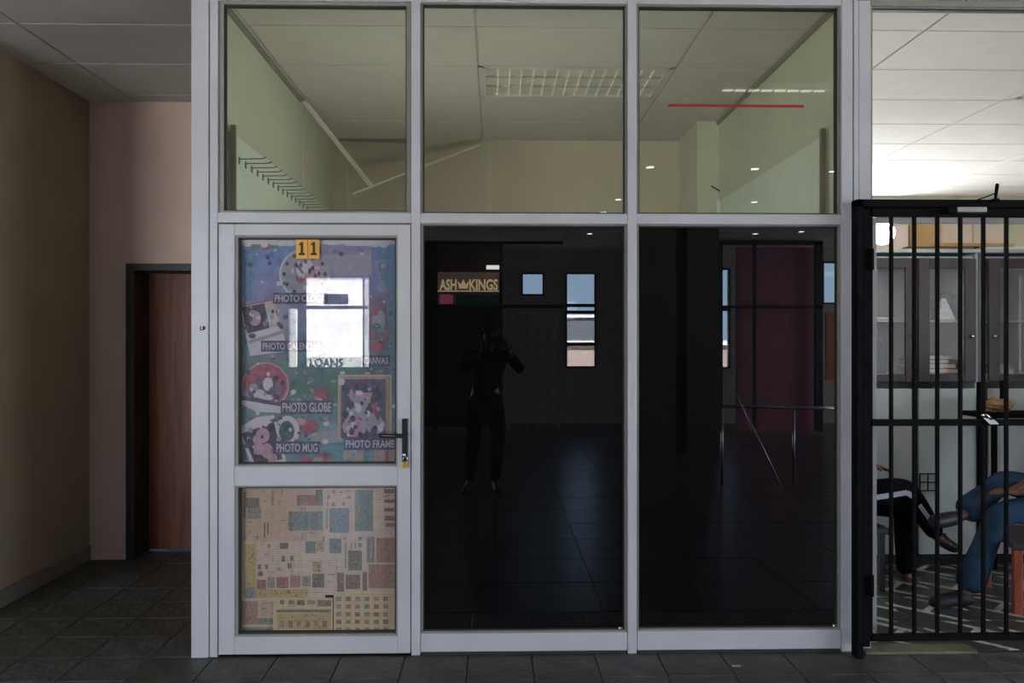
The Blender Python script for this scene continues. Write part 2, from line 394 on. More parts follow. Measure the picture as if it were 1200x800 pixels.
# ------------------------------------------------------------------ aluminium door with handle
dr = sempty('door_1', (X(256), YF, 0))
zb = .012; zt = ZT0 - .008
def pz(y): return Zc(y, YF, 365)
for a, b in ((256.5, 275), (466, 481)):
    MB().box(X(a), X(b), YF-.006, YF+.045, zb, zt).build('stile', M['alu'], dr, bevel=.003)
for a, b, n_ in ((264, 276, 'top_rail'), (546, 568.5, 'mid_rail'), (745, 768, 'bottom_rail')):
    MB().box(X(275), X(466), YF-.006, YF+.045, pz(b) if b != 768 else zb, pz(a) if a != 264 else zt).build(n_, M['alu'], dr, bevel=.003)
for za, zc in ((pz(546), pz(276)), (pz(745), pz(568.5))):
    x0, x1, bw = X(275), X(466), .014
    mb = MB(); mb.box(x0, x0+bw, YF+.004, YF+.04, za, zc); mb.box(x1-bw*.6, x1, YF+.004, YF+.04, za, zc); mb.box(x0+bw, x1-bw*.6, YF+.004, YF+.04, zc-bw*.6, zc); mb.box(x0+bw, x1-bw*.6, YF+.004, YF+.04, za, za+bw*.6)
    mb.build('bead', M['bead'], dr)
    mb = MB(); e = .007; a0, a1, b0, b1 = x0+bw, x1-bw*.6, za+bw*.6, zc-bw*.6
    mb.box(a0, a0+e, YF+.012, YF+.04, b0, b1); mb.box(a1-e, a1, YF+.012, YF+.04, b0, b1); mb.box(a0, a1, YF+.012, YF+.04, b0, b0+e); mb.box(a0, a1, YF+.012, YF+.04, b1-e, b1)
    mb.build('gasket', M['gasket'], dr)
    MB().box(a0+.001, a1-.001, YF+.030, YF+.034, b0+.001, b1-.001).build('pane', M['clear'], dr)
a = U(471.5, 545, YF); b = U(478, 490, YF)
hp = MB().box(a.x, b.x, YF-.02, YF-.005, a.z+.02, b.z).build('handle_plate', M['black'], dr, bevel=.002)
c = U(474.5, 509, YF)
MB().tube([(c.x, YF-.02, c.z), (c.x, YF-.055, c.z)], .011).build('handle_boss', M['black'], hp, smooth=True)
e_ = U(446, 508.5, YF)
MB().bar((c.x+.012, YF-.055, c.z-.002), (e_.x, YF-.055, e_.z), .012, .020).build('handle_lever', M['black'], hp, bevel=.005)
MB().bar((c.x-.04, YF-.0615, c.z), (e_.x+.012, YF-.0615, e_.z), .001, .005).build('handle_highlight_strip', M['chrome'], hp)  # bright chrome strip draws the highlight along the lever
ky = U(474, 532, YF); MB().tube([(ky.x, YF-.019, ky.z), (ky.x, YF-.03, ky.z)], .009).build('lock_cylinder', M['chrome'], hp, smooth=True)
# padlock hanging under the handle
q = U(475.5, 541, YF)
pl = thing('padlock', 'small brass padlock hanging below the black door handle', 'padlock', (q.x, YF-.03, q.z-.02))
MB().box(q.x-.013, q.x+.013, YF-.036, YF-.022, q.z-.026, q.z+.006).build('lock_body', M['brass'], pl, bevel=.003)
MB().tube([(q.x-.009, YF-.029, q.z), (q.x-.009, YF-.029, q.z+.022), (q.x-.004, YF-.029, q.z+.030), (q.x+.004, YF-.029, q.z+.030), (q.x+.009, YF-.029, q.z+.022), (q.x+.009, YF-.029, q.z)], .003).build('shackle', M['chrome'], pl, smooth=True)

# ------------------------------------------------------------------ poster behind the upper door pane
PY = YF + .046
def flat(name, rgb, var=.10, scale=40, rough=.7): return mat(name, s2l(*rgb), rough, var=var, scale=scale)
def muted(name, rgb, to, k, scale=32):
    a = tuple(x*(1-k) + y*k for x, y in zip(rgb, to)); b = tuple(x*(1-k*2.2) + y*k*2.2 for x, y in zip(rgb, to))
    a = tuple(x*.86 for x in a); return mat(name, s2l(*a), .8, c2=s2l(*b), scale=scale)
P = {k: muted('print_'+k, v, (152,148,162), .22) for k, v in dict(
    blue=(84,136,180), violet=(146,140,176), white=(228,222,230), pink=(200,150,165), red=(165,70,86), green=(72,110,90), dgreen=(48,84,74),
    navy=(52,62,92), grey=(160,162,176), dark=(44,40,54), gold=(180,150,108), cream=(205,192,172), teal=(70,136,146), mauve=(120,96,120), purple=(86,70,104)).items()}  # pale haze over the poster is mixed into its print colours
def poster_base():
    m = bpy.data.materials.new('poster_print'); m.use_nodes = True; t = m.node_tree; n = t.nodes; p = n['Principled BSDF']; p.inputs['Roughness'].default_value = .6
    tcn = n.new('ShaderNodeTexCoord'); s_ = n.new('ShaderNodeSeparateXYZ'); t.links.new(tcn.outputs['Generated'], s_.inputs[0])
    r = n.new('ShaderNodeValToRGB'); r.color_ramp.elements[0].position = 0; r.color_ramp.elements[0].color = (*s2l(112,140,138), 1)
    r.color_ramp.elements[1].position = 1; r.color_ramp.elements[1].color = (*s2l(106,142,190), 1)
    for q_, c_ in ((.18, (116,150,158)), (.32, (88,122,112)), (.5, (110,132,142)), (.66, (140,142,168)), (.82, (134,136,184))):
        e = r.color_ramp.elements.new(q_); e.color = (*s2l(*c_), 1)
    t.links.new(s_.outputs['Z'], r.inputs[0])
    nz = n.new('ShaderNodeTexNoise'); nz.inputs['Scale'].default_value = 14; nz.inputs['Detail'].default_value = 8; t.links.new(tcn.outputs['Object'], nz.inputs[0])
    r2 = n.new('ShaderNodeValToRGB'); r2.color_ramp.elements[0].position = .35; r2.color_ramp.elements[0].color = (.42,.5,.56,1); r2.color_ramp.elements[1].position = .66; r2.color_ramp.elements[1].color = (1,1,1,1)
    t.links.new(nz.outputs[0], r2.inputs[0])
    mx = n.new('ShaderNodeMix'); mx.data_type = 'RGBA'; mx.blend_type = 'MULTIPLY'; mx.inputs[0].default_value = .75
    t.links.new(r.outputs[0], mx.inputs[6]); t.links.new(r2.outputs[0], mx.inputs[7]); t.links.new(mx.outputs[2], p.inputs['Base Color'])
    return m
po = thing('photo_gift_poster', 'faded blue and green poster of printed photo gifts behind the upper door pane', 'poster', tuple(U(371, 544, PY)))
MB().prect(276, 277, 467, 547, PY, .001).build('sheet', poster_base(), po)
L = PY
def lay(k): return PY - .0008 * k
def pic(name, mats, fn, k, **kw):
    mb = MB(); fn(mb, lay(k)); return mb.build(name, [P[x] for x in mats], po, stuff=name in ('printed_sky','printed_fir_branches','printed_baubles','printed_holly','printed_specks'), **kw)
def f_snow(mb, Y):
    rnd = random.Random(3)
    mb.prect(277, 278, 466, 284, Y)
    for i in range(19):
        x = 280 + i*10; mb.pell(x, 283, rnd.uniform(5, 9), rnd.uniform(3, 8), Y - .00003*i)
pic('printed_snow_border', ['white'], f_snow, 3)
def f_hol(mb, Y):
    for x, y, rx, ry, m_ in ((303,285,9,5,0),(320,287,7,4,1),(296,288,6,4,1),(312,290,5,3,0)): mb.pell(x, y, rx, ry, Y, mi=m_)
pic('printed_holly', ['red', 'green'], f_hol, 2)
def f_stripe(mb, Y):
    mb.ppoly([(277,352),(295,352),(300,298),(296,280),(277,284)], Y, mi=0); mb.ppoly([(447,330),(466,352),(466,290),(440,292)], Y, mi=0)
    mb.ppoly([(277,420),(290,430),(287,360),(277,352)], Y, mi=1); mb.ppoly([(455,470),(466,500),(466,350),(456,345)], Y, mi=1)
    mb.ppoly([(368,522),(466,522),(466,545),(356,545)], Y, mi=1); mb.ppoly([(360,510),(410,500),(410,516),(364,522)], Y, mi=2)
pic('printed_sky', ['blue', 'teal', 'grey'], f_stripe, 1)
def f_tree(mb, Y):
    rnd = random.Random(5)
    for i in range(70):
        x = rnd.choice([rnd.uniform(318, 400), rnd.uniform(285, 460)]); y = rnd.uniform(418, 510); a = rnd.uniform(0, 6.28); l = rnd.uniform(5, 14)
        dx, dy = l*math.cos(a), l*math.sin(a); mb.ppoly([(x-dy*.15, y+dx*.15), (x+dx, y+dy), (x+dy*.15, y-dx*.15)], Y, mi=i % 3)
pic('printed_fir_branches', ['green', 'dgreen', 'grey'], f_tree, 1.2)
def f_bits(mb, Y):
    for x, y, r, m_ in ((375,462,9,0),(352,497,9,0),(362,500,11,0),(352,494,6,1),(350,470,4,2),(380,536,9,0),(358,540,8,0),(330,440,4,2),(345,458,3,2),(400,470,4,2),(373,540,6,3),(447,338,5,2)):
        mb.pell(x, y, r, r*.8, Y, mi=m_, n=16)
    mb.prect(402, 528, 426, 543, Y, mi=3); mb.prect(438, 527, 464, 543, Y, mi=3); mb.pell(414, 530, 6, 6, Y-.0002, mi=2, n=12); mb.prect(452, 528, 456, 543, Y-.0002, mi=0)
pic('printed_baubles', ['red', 'pink', 'grey', 'gold'], f_bits, 2)
def f_clock(mb, Y):
    mb.pell(357, 321, 30, 30, Y, mi=0); mb.pell(357, 321, 27.5, 27.5, Y-.0004, mi=1); mb.pell(364, 322, 13, 16, Y-.0008, mi=2, n=18); mb.pell(360, 312, 7, 8, Y-.0012, mi=0, n=14)
    mb.pell(352, 325, 5, 7, Y-.0012, mi=3, n=14); mb.ppoly([(357,321),(346,308),(344,311)], Y-.0016, mi=4)
    for k in range(12):
        a = k*math.pi/6; mb.pell(357+24*math.cos(a), 321+24*math.sin(a), 2, 2.4, Y-.0012, mi=4, n=8)
pic('printed_clock', ['white', 'grey', 'pink', 'red', 'dark'], f_clock, 3)
def f_cal(mb, Y):
    mb.ppoly([(281,358),(318,351),(334,396),(334,412),(293,417)], Y, mi=0); mb.ppoly([(283,360),(310,355),(316,384),(290,391)], Y-.0004, mi=1)
    mb.ppoly([(311,355),(322,352),(330,381),(317,384)], Y-.0004, mi=2); mb.pell(299, 373, 7, 9, Y-.0008, mi=3, n=12); mb.pell(320, 372, 6, 8, Y-.0008, mi=0, n=12)
    mb.pell(295, 368, 3, 4, Y-.0012, mi=0, n=10); mb.ppoly([(291,399),(334,386),(334,390),(292,403)], Y-.0004, mi=4); mb.ppoly([(281,358),(318,351),(318,352.5),(281,359.5)], Y-.0008, mi=5)
pic('printed_calendar', ['white', 'dark', 'cream', 'pink', 'grey', 'red'], f_cal, 2.5)
def f_canvas(mb, Y):
    mb.ppoly([(434,345),(452,352),(456,400),(432,398)], Y, mi=0); mb.pell(444, 375, 8, 12, Y-.0004, mi=1, n=14); mb.pell(441, 385, 6, 7, Y-.0008, mi=2, n=14)
    mb.ppoly([(434,402),(452,398),(448,412),(436,412)], Y-.0004, mi=3); mb.pell(440, 365, 4, 5, Y-.0008, mi=3, n=14)
pic('printed_canvas', ['mauve', 'grey', 'green', 'red'], f_canvas, 2.5)
def f_globe(mb, Y):
    mb.pell(311, 452, 28, 28, Y, mi=0); mb.pell(311, 451, 25.5, 25, Y-.0004, mi=1); mb.pell(311, 458, 20, 15, Y-.0008, mi=2, n=20)
    for x, y, rx, ry, m_ in ((314,450,6,8,3),(304,462,7,6,3),(326,455,5,9,4),(297,455,5,6,5),(311,466,9,4,3),(318,458,3,5,4)): mb.pell(x, y, rx, ry, Y-.0012, mi=m_, n=14)
    mb.ppoly([(282,462),(334,474),(334,484),(300,482),(279,472)], Y-.0016, mi=3); mb.ppoly([(283,463),(334,472),(334,477),(282,468)], Y-.0020, mi=6)
    mb.prect(320.5, 440, 325.5, 445, Y-.0024, mi=7)
pic('printed_globe', ['pink', 'red', 'purple', 'white', 'mauve', 'grey', 'navy', 'dark'], f_globe, 3)
def f_mug(mb, Y):
    mb.pell(337, 505, 14, 18, Y, mi=0); mb.pell(336, 505, 9, 12, Y-.0004, mi=1); mb.ppoly([(279,502),(294,545),(337,545),(322,488)], Y-.0008, mi=0)
    mb.ppoly([(283,508),(299,543),(331,538),(321,494)], Y-.0012, mi=2)
    for x, y, rx, ry in ((308,510,8,9),(303,525,6,8),(313,528,7,9),(319,536,6,5),(300,515,4,5)): mb.pell(x, y, rx, ry, Y-.0016, mi=3, n=14)
    mb.ppoly([(279,502),(281,505),(322,490),(321,486),(300,489)], Y-.0020, mi=0); mb.ppoly([(296,544),(332,539),(340,545)], Y-.0020, mi=0)
pic('printed_mug', ['white', 'dgreen', 'dark', 'pink'], f_mug, 3)
def f_frame(mb, Y):
    mb.prect(396, 439, 459, 514, Y, mi=0); mb.prect(398, 441, 457, 512, Y-.0003, mi=5); mb.prect(400, 444, 452, 514, Y-.0006, mi=1)
    for x, y, rx, ry, m_ in ((426,462,10,12,2),(424,482,16,16,3),(410,470,7,10,4),(442,470,8,12,4),(415,500,14,12,2),(440,498,12,10,3),(430,455,14,5,4),(405,455,5,5,4),(438,480,5,8,6)):
        mb.pell(x, y, rx, ry, Y-.0010, mi=m_, n=16)
pic('printed_frame', ['cream', 'purple', 'pink', 'grey', 'navy', 'gold', 'red'], f_frame, 3)
def f_pale_patch(mb, Y):
    mb.prect(376, 287, 436, 323, Y, mi=0)
    mb.prect(378, 288, 434, 298, Y-.0004, mi=1)
pic('pale_patch', ['grey', 'violet'], f_pale_patch, 3.6)  # plain pale rectangles laid over the top of the poster
def f_speck(mb, Y):
    rnd = random.Random(21)
    for i in range(230):
        mb.k = i % 40; x, y = rnd.uniform(279, 463), rnd.uniform(292, 541)
        if 336 < x < 434 and 318 < y < 433: continue
        q_ = rnd.uniform(.8, 3.2); mb.pell(x, y, q_*rnd.uniform(.6, 1.6), q_, Y, mi=rnd.choice([0, 0, 1, 2, 3, 4, 5]), n=7)
    for i in range(60):
        mb.k = i % 40; x, y = rnd.uniform(400, 452), rnd.uniform(446, 510); q_ = rnd.uniform(1.2, 4); mb.pell(x, y, q_, q_*1.2, Y, mi=rnd.choice([0, 1, 5, 6]), n=7)
    for i in range(46):
        mb.k = i % 40; x = rnd.uniform(288, 332); y = rnd.uniform(358, 385) if i % 3 == 0 else rnd.uniform(436, 535); q_ = rnd.uniform(1, 3); mb.pell(x, y, q_, q_*1.2, Y, mi=rnd.choice([0, 1, 5, 6]), n=7)
    for i in range(24):
        mb.k = i; a = rnd.uniform(0, 6.28); mb.pell(357+18*math.cos(a)*rnd.random(), 321+20*math.sin(a)*rnd.random(), 2, 3, Y, mi=rnd.choice([0, 1, 5, 6]), n=7)
pic('printed_specks', ['white', 'grey', 'dgreen', 'blue', 'pink', 'navy', 'dark'], f_speck, 5)
caps = [('PHOTO CLOCK', 320, 343, 384, 356), ('PHOTO CALENDAR', 306, 399, 378, 412), ('CANVAS', 424, 416, 457, 429), ('PHOTO GLOBE', 329, 469, 390, 485), ('PHOTO MUG', 322, 517, 374, 532), ('PHOTO FRAME', 403, 513, 464, 527)]
for s_, a, b, c_, d in caps:
    mb = MB(); mb.prect(a, b, c_, d, lay(6)); cp = mb.build('caption_plate', P['navy'], po)
    ptext('caption_lettering', s_, a+2, b+2.5, c_-2, d-2.5, lay(6.6), P['white'], cp, bold=.012)

# number stickers "1" "1"
for k, (a, b, lb) in enumerate(((347, 360.2, 'amber sticker with a black 1, left of the pair above the poster clock'), (361, 374.2, 'amber sticker with a black 1, right of the pair above the poster clock'))):
    Yn = YF + .0285; q = U((a+b)/2, 303, Yn)
    st = thing('number_sticker', lb, 'sticker', (q.x, Yn, q.z))
    MB().prect(a, 279.5, b, 303, Yn, .001).build('backing', mat('amber_sticker', s2l(214,152,44), .5, var=.05), st)
    mb = MB(); m_ = (a+b)/2
    mb.ppoly([(m_-3.6,299),(m_+3.6,299),(m_+3.6,296.5),(m_+1.7,295.8),(m_+1.7,283.5),(m_-.8,283.5),(m_-3.4,286),(m_-3.4,287.4),(m_-1.3,287),(m_-1.3,295.8),(m_-3.6,296.5)], Yn-.0008, .0006)
    mb.build('digit_one', M['gasket'], st)

# ------------------------------------------------------------------ newspapers behind the lower door pane
def news_mat(name, base, ink, rows_, cols_):
    m = bpy.data.materials.new(name); m.use_nodes = True; t = m.node_tree; n = t.nodes; p = n['Principled BSDF']; p.inputs['Roughness'].default_value = .85
    tcn = n.new('ShaderNodeTexCoord'); br = n.new('ShaderNodeTexBrick')
    br.inputs['Color1'].default_value = (*ink, 1); br.inputs['Color2'].default_value = (*[x*.8 + y*.2 for x, y in zip(ink, base)], 1); br.inputs['Mortar'].default_value = (*base, 1)
    br.inputs['Scale'].default_value = 1; br.inputs['Brick Width'].default_value = 1/cols_; br.inputs['Row Height'].default_value = 1/rows_; br.inputs['Mortar Size'].default_value = .0022; br.inputs['Mortar Smooth'].default_value = .4
    mp = n.new('ShaderNodeMapping'); mp.inputs['Rotation'].default_value = (R(90), 0, 0); t.links.new(tcn.outputs['Object'], mp.inputs[0]); t.links.new(mp.outputs[0], br.inputs[0])
    nz = n.new('ShaderNodeTexNoise'); nz.inputs['Scale'].default_value = 30; t.links.new(tcn.outputs['Object'], nz.inputs[0])
    mx = n.new('ShaderNodeMix'); mx.data_type = 'RGBA'; t.links.new(nz.outputs[0], mx.inputs[0]); mx.inputs[6].default_value = (*base, 1); t.links.new(br.outputs[0], mx.inputs[7]); t.links.new(mx.outputs[2], p.inputs['Base Color'])
    return m
nb1 = s2l(192,166,148); nb2 = s2l(198,178,146); nb3 = s2l(200,178,162)
NM = [news_mat('newsprint_pinkish', nb1, s2l(84,72,66), 150, 16), news_mat('newsprint_yellowish', nb2, s2l(98,86,64), 150, 18), news_mat('newsprint_pale', nb3, s2l(90,80,74), 150, 14)]
NC = [muted('ink_'+k, v, (176,162,146), .30, 110) for k, v in dict(charcoal=(66,64,68), teal=(64,112,122), rust=(150,92,76), yellow=(184,158,78), crimson=(140,50,56), blue=(74,110,140), green=(70,110,78), grey=(120,116,112), ochre=(180,150,90), maroon=(96,52,54)).items()]
def news(k, rect, base, label, specs, nrand, seed, palette):
    x0, y0_, x1, y1_ = rect; Y = YF + .040 + .0016*k
    t = thing('newspaper_page', label, 'newspaper', tuple(U((x0+x1)/2, y1_, Y)), 'newspapers taped inside the lower door pane')
    MB().prect(x0, y0_, x1, y1_, Y, .0005).build('page', NM[base], t)
    mb = MB(); rnd = random.Random(seed)
    for a, b, c_, d, m_ in specs: mb.prect(a, b, c_, d, Y-.0007, .0003, m_)
    for i in range(nrand):
        a = x0 + 4 + rnd.randrange(int((x1-x0-10)/6))*6; b = y0_ + 3 + rnd.randrange(max(1, int((y1_-y0_-8)/7)))*7
        if any(a < s_[2]+1 and a+5 > s_[0]-1 and b < s_[3]+1 and b+5 > s_[1]-1 for s_ in specs): continue
        mb.prect(a, b, a+rnd.uniform(3.5, 5.2), b+rnd.uniform(2.5, 5.5), Y-.0006-.00001*i, .0003, rnd.choice(palette))
    for i in range(nrand*3 + 26):
        a = rnd.uniform(x0+3, x1-8); b = rnd.uniform(y0_+3, y1_-6)
        if any(a < s_[2]+1 and a+6 > s_[0]-1 and b < s_[3]+1 and b+3 > s_[1]-1 for s_ in specs): continue
        if rnd.random() < .5: mb.prect(a, b, a+rnd.uniform(3, 7), b+rnd.uniform(.7, 1.2), Y-.0006, .0002, rnd.choice([0, 7, 7, 9]))
        else: mb.prect(a, b, a+rnd.uniform(.7, 1.1), b+rnd.uniform(3, 9), Y-.0006, .0002, rnd.choice([0, 7, 7, 9]))
    for s_ in specs:
        w_, h_ = s_[2]-s_[0], s_[3]-s_[1]
        if w_ < 6 or h_ < 5: continue
        for i in range(int(w_*h_/22)+2):
            a = rnd.uniform(s_[0]+.5, s_[2]-2.5); b = rnd.uniform(s_[1]+.5, s_[3]-2.5); mb.prect(a, b, a+rnd.uniform(1, 2.4), b+rnd.uniform(1, 2.4), Y-.001, .0001, rnd.choice([0, 7, 9, 5, s_[4]]))
    mb.build('printed_pictures', NC, t, stuff=True)
news(4, (277, 630, 330, 737), 0, 'newspaper page with red and green printing at the lower left of the door pane', [(279,650,287,668,4),(280,703,302,731,2),(302,724,320,731,6),(277,735,320,742,6)], 30, 11, [2,2,4,7])
news(3, (283, 571, 379, 637), 0, 'pinkish newspaper page at the top left of the lower door pane', [(288,583,304,595,0),(290,595,306,608,7),(338,599,378,621,1),(339,599,343,622,0),(356,604,360,618,0),(366,601,372,619,0),(348,580,378,592,4),(352,582,360,592,7),(370,574,378,590,0),(309,612,311,630,0),(313,612,315,626,0),(286,576,288,606,0),(318,574,321,592,7)], 4, 2, [7,0])
news(2, (379, 571, 466, 628), 2, 'newspaper page with printed figures, top right of the lower door pane', [(386,595,409,624,5),(416,574,437,622,1),(418,590,421,612,2),(450,573,462,578,0),(450,585,463,589,0),(450,595,462,599,0),(451,604,464,610,0),(452,613,463,617,0),(382,595,384,620,7)], 5, 4, [7,2])
news(1, (279, 634, 381, 704), 2, 'pale newspaper page with yellow bands in the middle of the lower door pane', [(286,637,300,700,3),(287,688,299,701,5),(300,690,361,700,3),(358,634,370,648,1),(371,633,380,646,8),(301,679,312,690,4),(313,676,322,689,7),(324,676,338,689,4),(340,674,352,688,2),(354,675,364,687,7),(366,672,380,688,0),(328,636,338,643,0),(330,651,334,658,0),(340,651,344,657,0),(302,661,306,667,0),(311,661,314,667,0),(337,660,342,666,0),(302,669,308,675,0),(366,658,377,670,8)], 6, 6, [7])
news(0, (380, 626, 465, 697), 2, 'pale newspaper page with dark red pictures, middle right of the lower door pane', [(386,631,400,648,5),(408,645,424,668,0),(395,671,403,693,9),(425,670,430,692,9),(405,673,422,690,9),(430,629,439,659,5),(433,633,436,655,8),(441,630,463,659,2),(432,661,463,689,2),(404,635,406,665,7)], 8, 8, [7,6])
news(-1, (320, 700, 390, 742), 1, 'yellow tinted newspaper page at the bottom middle of the lower door pane', [(324,714,388,717.5,0),(325,719,388,737,3),(328,703,333,708,9),(348,703,357,709,0),(360,703,370,708,7),(372,703,388,710,9),(338,703,345,708,9)] + [(328+i*10, 727, 333+i*10, 735, 0 if i % 2 else 2) for i in range(6)] , 4, 9, [3,8])
news(-2, (391, 694, 465, 741), 1, 'page of small advert pictures at the bottom right of the lower door pane', [(394+i*11, 699+j*9, 400+i*11, 704+j*9, [6,7,2,0,4][(i*3+j) % 5]) for i in range(6) for j in range(5)], 0, 10, [7])

# ------------------------------------------------------------------ small things on the front
Yt = YF + .0285
a = U(783, 124, Yt); b = U(942, 124, Yt)
tp = MB(); p0 = U(783, 122, Yt).z; 
tp.add([(U(783,121.6,Yt).x,Yt,U(783,121.6,Yt).z),(U(783,124.8,Yt).x,Yt,U(783,124.8,Yt).z),(U(942,126.2,Yt).x,Yt,U(942,126.2,Yt).z),(U(942,123,Yt).x,Yt,U(942,123,Yt).z)]
       + [(U(783,121.6,Yt).x,Yt+.0008,U(783,121.6,Yt).z),(U(783,124.8,Yt).x,Yt+.0008,U(783,124.8,Yt).z),(U(942,126.2,Yt).x,Yt+.0008,U(942,126.2,Yt).z),(U(942,123,Yt).x,Yt+.0008,U(942,123,Yt).z)],
       [(0,1,2,3),(7,6,5,4),(0,4,5,1),(1,5,6,2),(2,6,7,3),(3,7,4,0)])
tag(tp.build('adhesive_tape', mat('red_tape', s2l(150,22,34), .6, var=.03), org=tuple(a)), 'thin red tape strip stuck across the upper right shop window', 'tape')
q = U(239, 384, YF)
sk = thing('sticker', 'tiny torn red and black sticker on the white corner post', 'sticker', (q.x, YF-.0135, q.z))
MB().box(q.x-.016, q.x+.016, YF-.0132, YF-.0125, q.z-.016, q.z+.016).build('backing', mat('pale_sticker', s2l(196,178,184), .6), sk)
MB().box(q.x-.002, q.x+.012, YF-.0142, YF-.0136, q.z-.010, q.z+.008).box(q.x-.014, q.x-.009, YF-.0142, YF-.0136, q.z-.010, q.z+.008).box(q.x-.014, q.x+.002, YF-.0144, YF-.0138, q.z-.013, q.z-.008).build('mark', mat('dark_red_mark', s2l(70,14,18), .6), sk)
zz = Zc(367, YF+.1)
sw = thing('light_switch', 'white light switch box on the wall edge in front of the wooden door', 'switch', (PXL+.02, YF+.15, zz))
MB().box(PXL-.012, PXL+.03, YF+.11, YF+.19, zz-.05, zz+.05).build('box', M['white'], sw, bevel=.004)
MB().box(PXL-.016, PXL-.010, YF+.135, YF+.165, zz-.03, zz+.00).build('rocker', M['skirt'], sw, bevel=.002)
q = U(863, 775, 3.66)
tag(MB().box(q.x-.022, q.x+.02, 3.655, 3.672, .002, .008).build('litter', mat('pinkish_litter', s2l(170,130,122), .7), org=(q.x, 3.66, .002), bevel=.002), 'tiny pinkish scrap lying on the slate floor before the black window', 'litter')

# ------------------------------------------------------------------ inside the shop
def louvre_light(name, k, j, lit, label, group):
    x, y = cell(k, j); t = thing(name, label, 'ceiling light', (x+.6, y+.3, CZ), group)
    mb = MB(); mb.box(x+.03, x+1.17, y+.02, y+.035, CZ-.004, CZ+.05); mb.box(x+.03, x+1.17, y+.565, y+.58, CZ-.004, CZ+.05); mb.box(x+.03, x+.045, y+.02, y+.58, CZ-.004, CZ+.05); mb.box(x+1.155, x+1.17, y+.02, y+.58, CZ-.004, CZ+.05)
    mb.box(x, x+.03, y, y+.6, CZ, CZ+.01); mb.box(x+1.17, x+1.2, y, y+.6, CZ, CZ+.01); mb.box(x, x+1.2, y, y+.02, CZ, CZ+.01); mb.box(x, x+1.2, y+.58, y+.6, CZ, CZ+.01)
    mb.build('frame', M['panel'], t)
    MB().box(x+.045, x+1.155, y+.035, y+.565, CZ+.05, CZ+.056).build('reflector', mat('grey_reflector', (.07,.075,.07), .4), t)
    ml = mat('louvre_white', (.92,.93,.93), .4, var=.02); mr = mat('louvre_rail_grey', (.42,.42,.38), .5)
    for q_ in (.20, .38):
        MB().box(x+.045, x+1.155, y+q_, y+q_+.012, CZ, CZ+.045).build('louvre_rail', mr, t)
    me = None
    for i in range(1, 15):
        if me is None:
            o = MB().prism([(x+.045+i*.074-.013, CZ+.047), (x+.045+i*.074+.013, CZ+.047), (x+.045+i*.074+.003, CZ+.001), (x+.045+i*.074-.003, CZ+.001)], y+.035, y+.565).build('louvre_blade', ml, t); me = o
        else:
            c_ = me.copy(); col.objects.link(c_); c_.parent = t; c_.location = (.074*(i-1), 0, 0)
    for q_ in (.12, .30, .47):
        MB().tube([(x+.07, y+q_, CZ+.034), (x+1.13, y+q_, CZ+.034)], .010).build('tube', mat('lit_tube', (.9,.9,.9), .4, emit=(1,.98,.94), estr=lit) if lit else mat('unlit_tube', (.35,.35,.35), .3), t, smooth=True)
    return t
louvre_light('ceiling_light', 0, 1, 0, 'unlit louvred ceiling light inside the shop above the middle window', 'louvred ceiling lights')
def peg_unit(name, x, s, label):
    t = thing(name, label, 'display board', (x, 4.05, 0))
    za = 2.56; ye = SBY - .1 if s > 0 else 5.9
    pb = mat('white_pegboard', s2l(198,205,196), .5, var=.02)
    MB().box(x, x+s*.012, 4.0, ye, .9, za).build('board', pb, t)
    MB().box(x+s*.012, x+s*.035, 3.985, 4.01, .2, za+.03).build('post', mat('grey_brown_post', s2l(110,96,78), .5), t)
    MB().box(x+s*.0125, x+s*.035, ye-.03, ye, .2, za).build('post', pb, t)
    return t
SXL = SX0; SXR = SX1
pu = peg_unit('pegboard', SXL + .002, 1, 'white pegboard with a row of wire hooks along the left shop wall')
hk = mat('grey_wire', s2l(110,118,108), .4, metal=.5)
h0 = None
for i in range(15):
    y = 4.12 + i*.105
    if h0 is None:
        mb = MB(); xx = SXL+.014
        mb.tube([(xx, y, 2.45), (xx+.12, y, 2.452), (xx+.14, y, 2.46)], .0028, 6); mb.box(xx, xx+.004, y-.010, y+.010, 2.425, 2.46)
        h0 = mb.build('hook', hk, pu)
    else:
        c_ = h0.copy(); col.objects.link(c_); c_.parent = pu; c_.location = (0, y-4.12, 0)
peg_unit('pegboard', SXR - .002, -1, 'bare white pegboard along the right shop wall')
def strip(name, p, q, lab):
    return tag(MB().bar(p, q, .035, .012).build(name, mat('white_cornice', s2l(222,216,204), .5, var=.02), org=tuple(p)), lab, 'cornice', 'loose cornice strips in the shop')
p1 = Vector((SXL+.03, 5.45, CZ-.02)); p2 = U(436, 219, 6.3)
strip('cornice_strip', p1, p2, 'loose white cornice strip sagging from the left shop ceiling edge')
p1 = U(562, 170, 6.5); p2 = U(414, 227, 6.28)
strip('cornice_strip', p1, p2, 'loose white cornice strip hanging off the back shop wall')
struct(MB().box(SX0, SX0+.02, YF+.08, 5.45, CZ-.03, CZ).build('trim_13', M['bead'], bevel=.004))
struct(MB().box(SX1-.02, SX1, YF+.08, 5.96, CZ-.03, CZ).build('trim_14', M['bead'], bevel=.004))
mb = MB(); mb.add([(U(397,160,6.54).x, 6.53, CZ),(U(397,160,6.54).x, 6.53, CZ-.012),(U(484,166,6.54).x, 6.53, CZ-.03),(U(484,166,6.54).x, 6.53, CZ)] + [(U(397,160,6.54).x, SBY, CZ),(U(397,160,6.54).x, SBY, CZ-.012),(U(484,166,6.54).x, SBY, CZ-.03),(U(484,166,6.54).x, SBY, CZ)], [(0,1,2,3),(7,6,5,4),(0,4,5,1),(1,5,6,2),(2,6,7,3),(3,7,4,0)])
struct(mb.build('trim_15', M['bead']))
ww = U(842, 246, 6.4); wv = U(815, 231, 6.4)
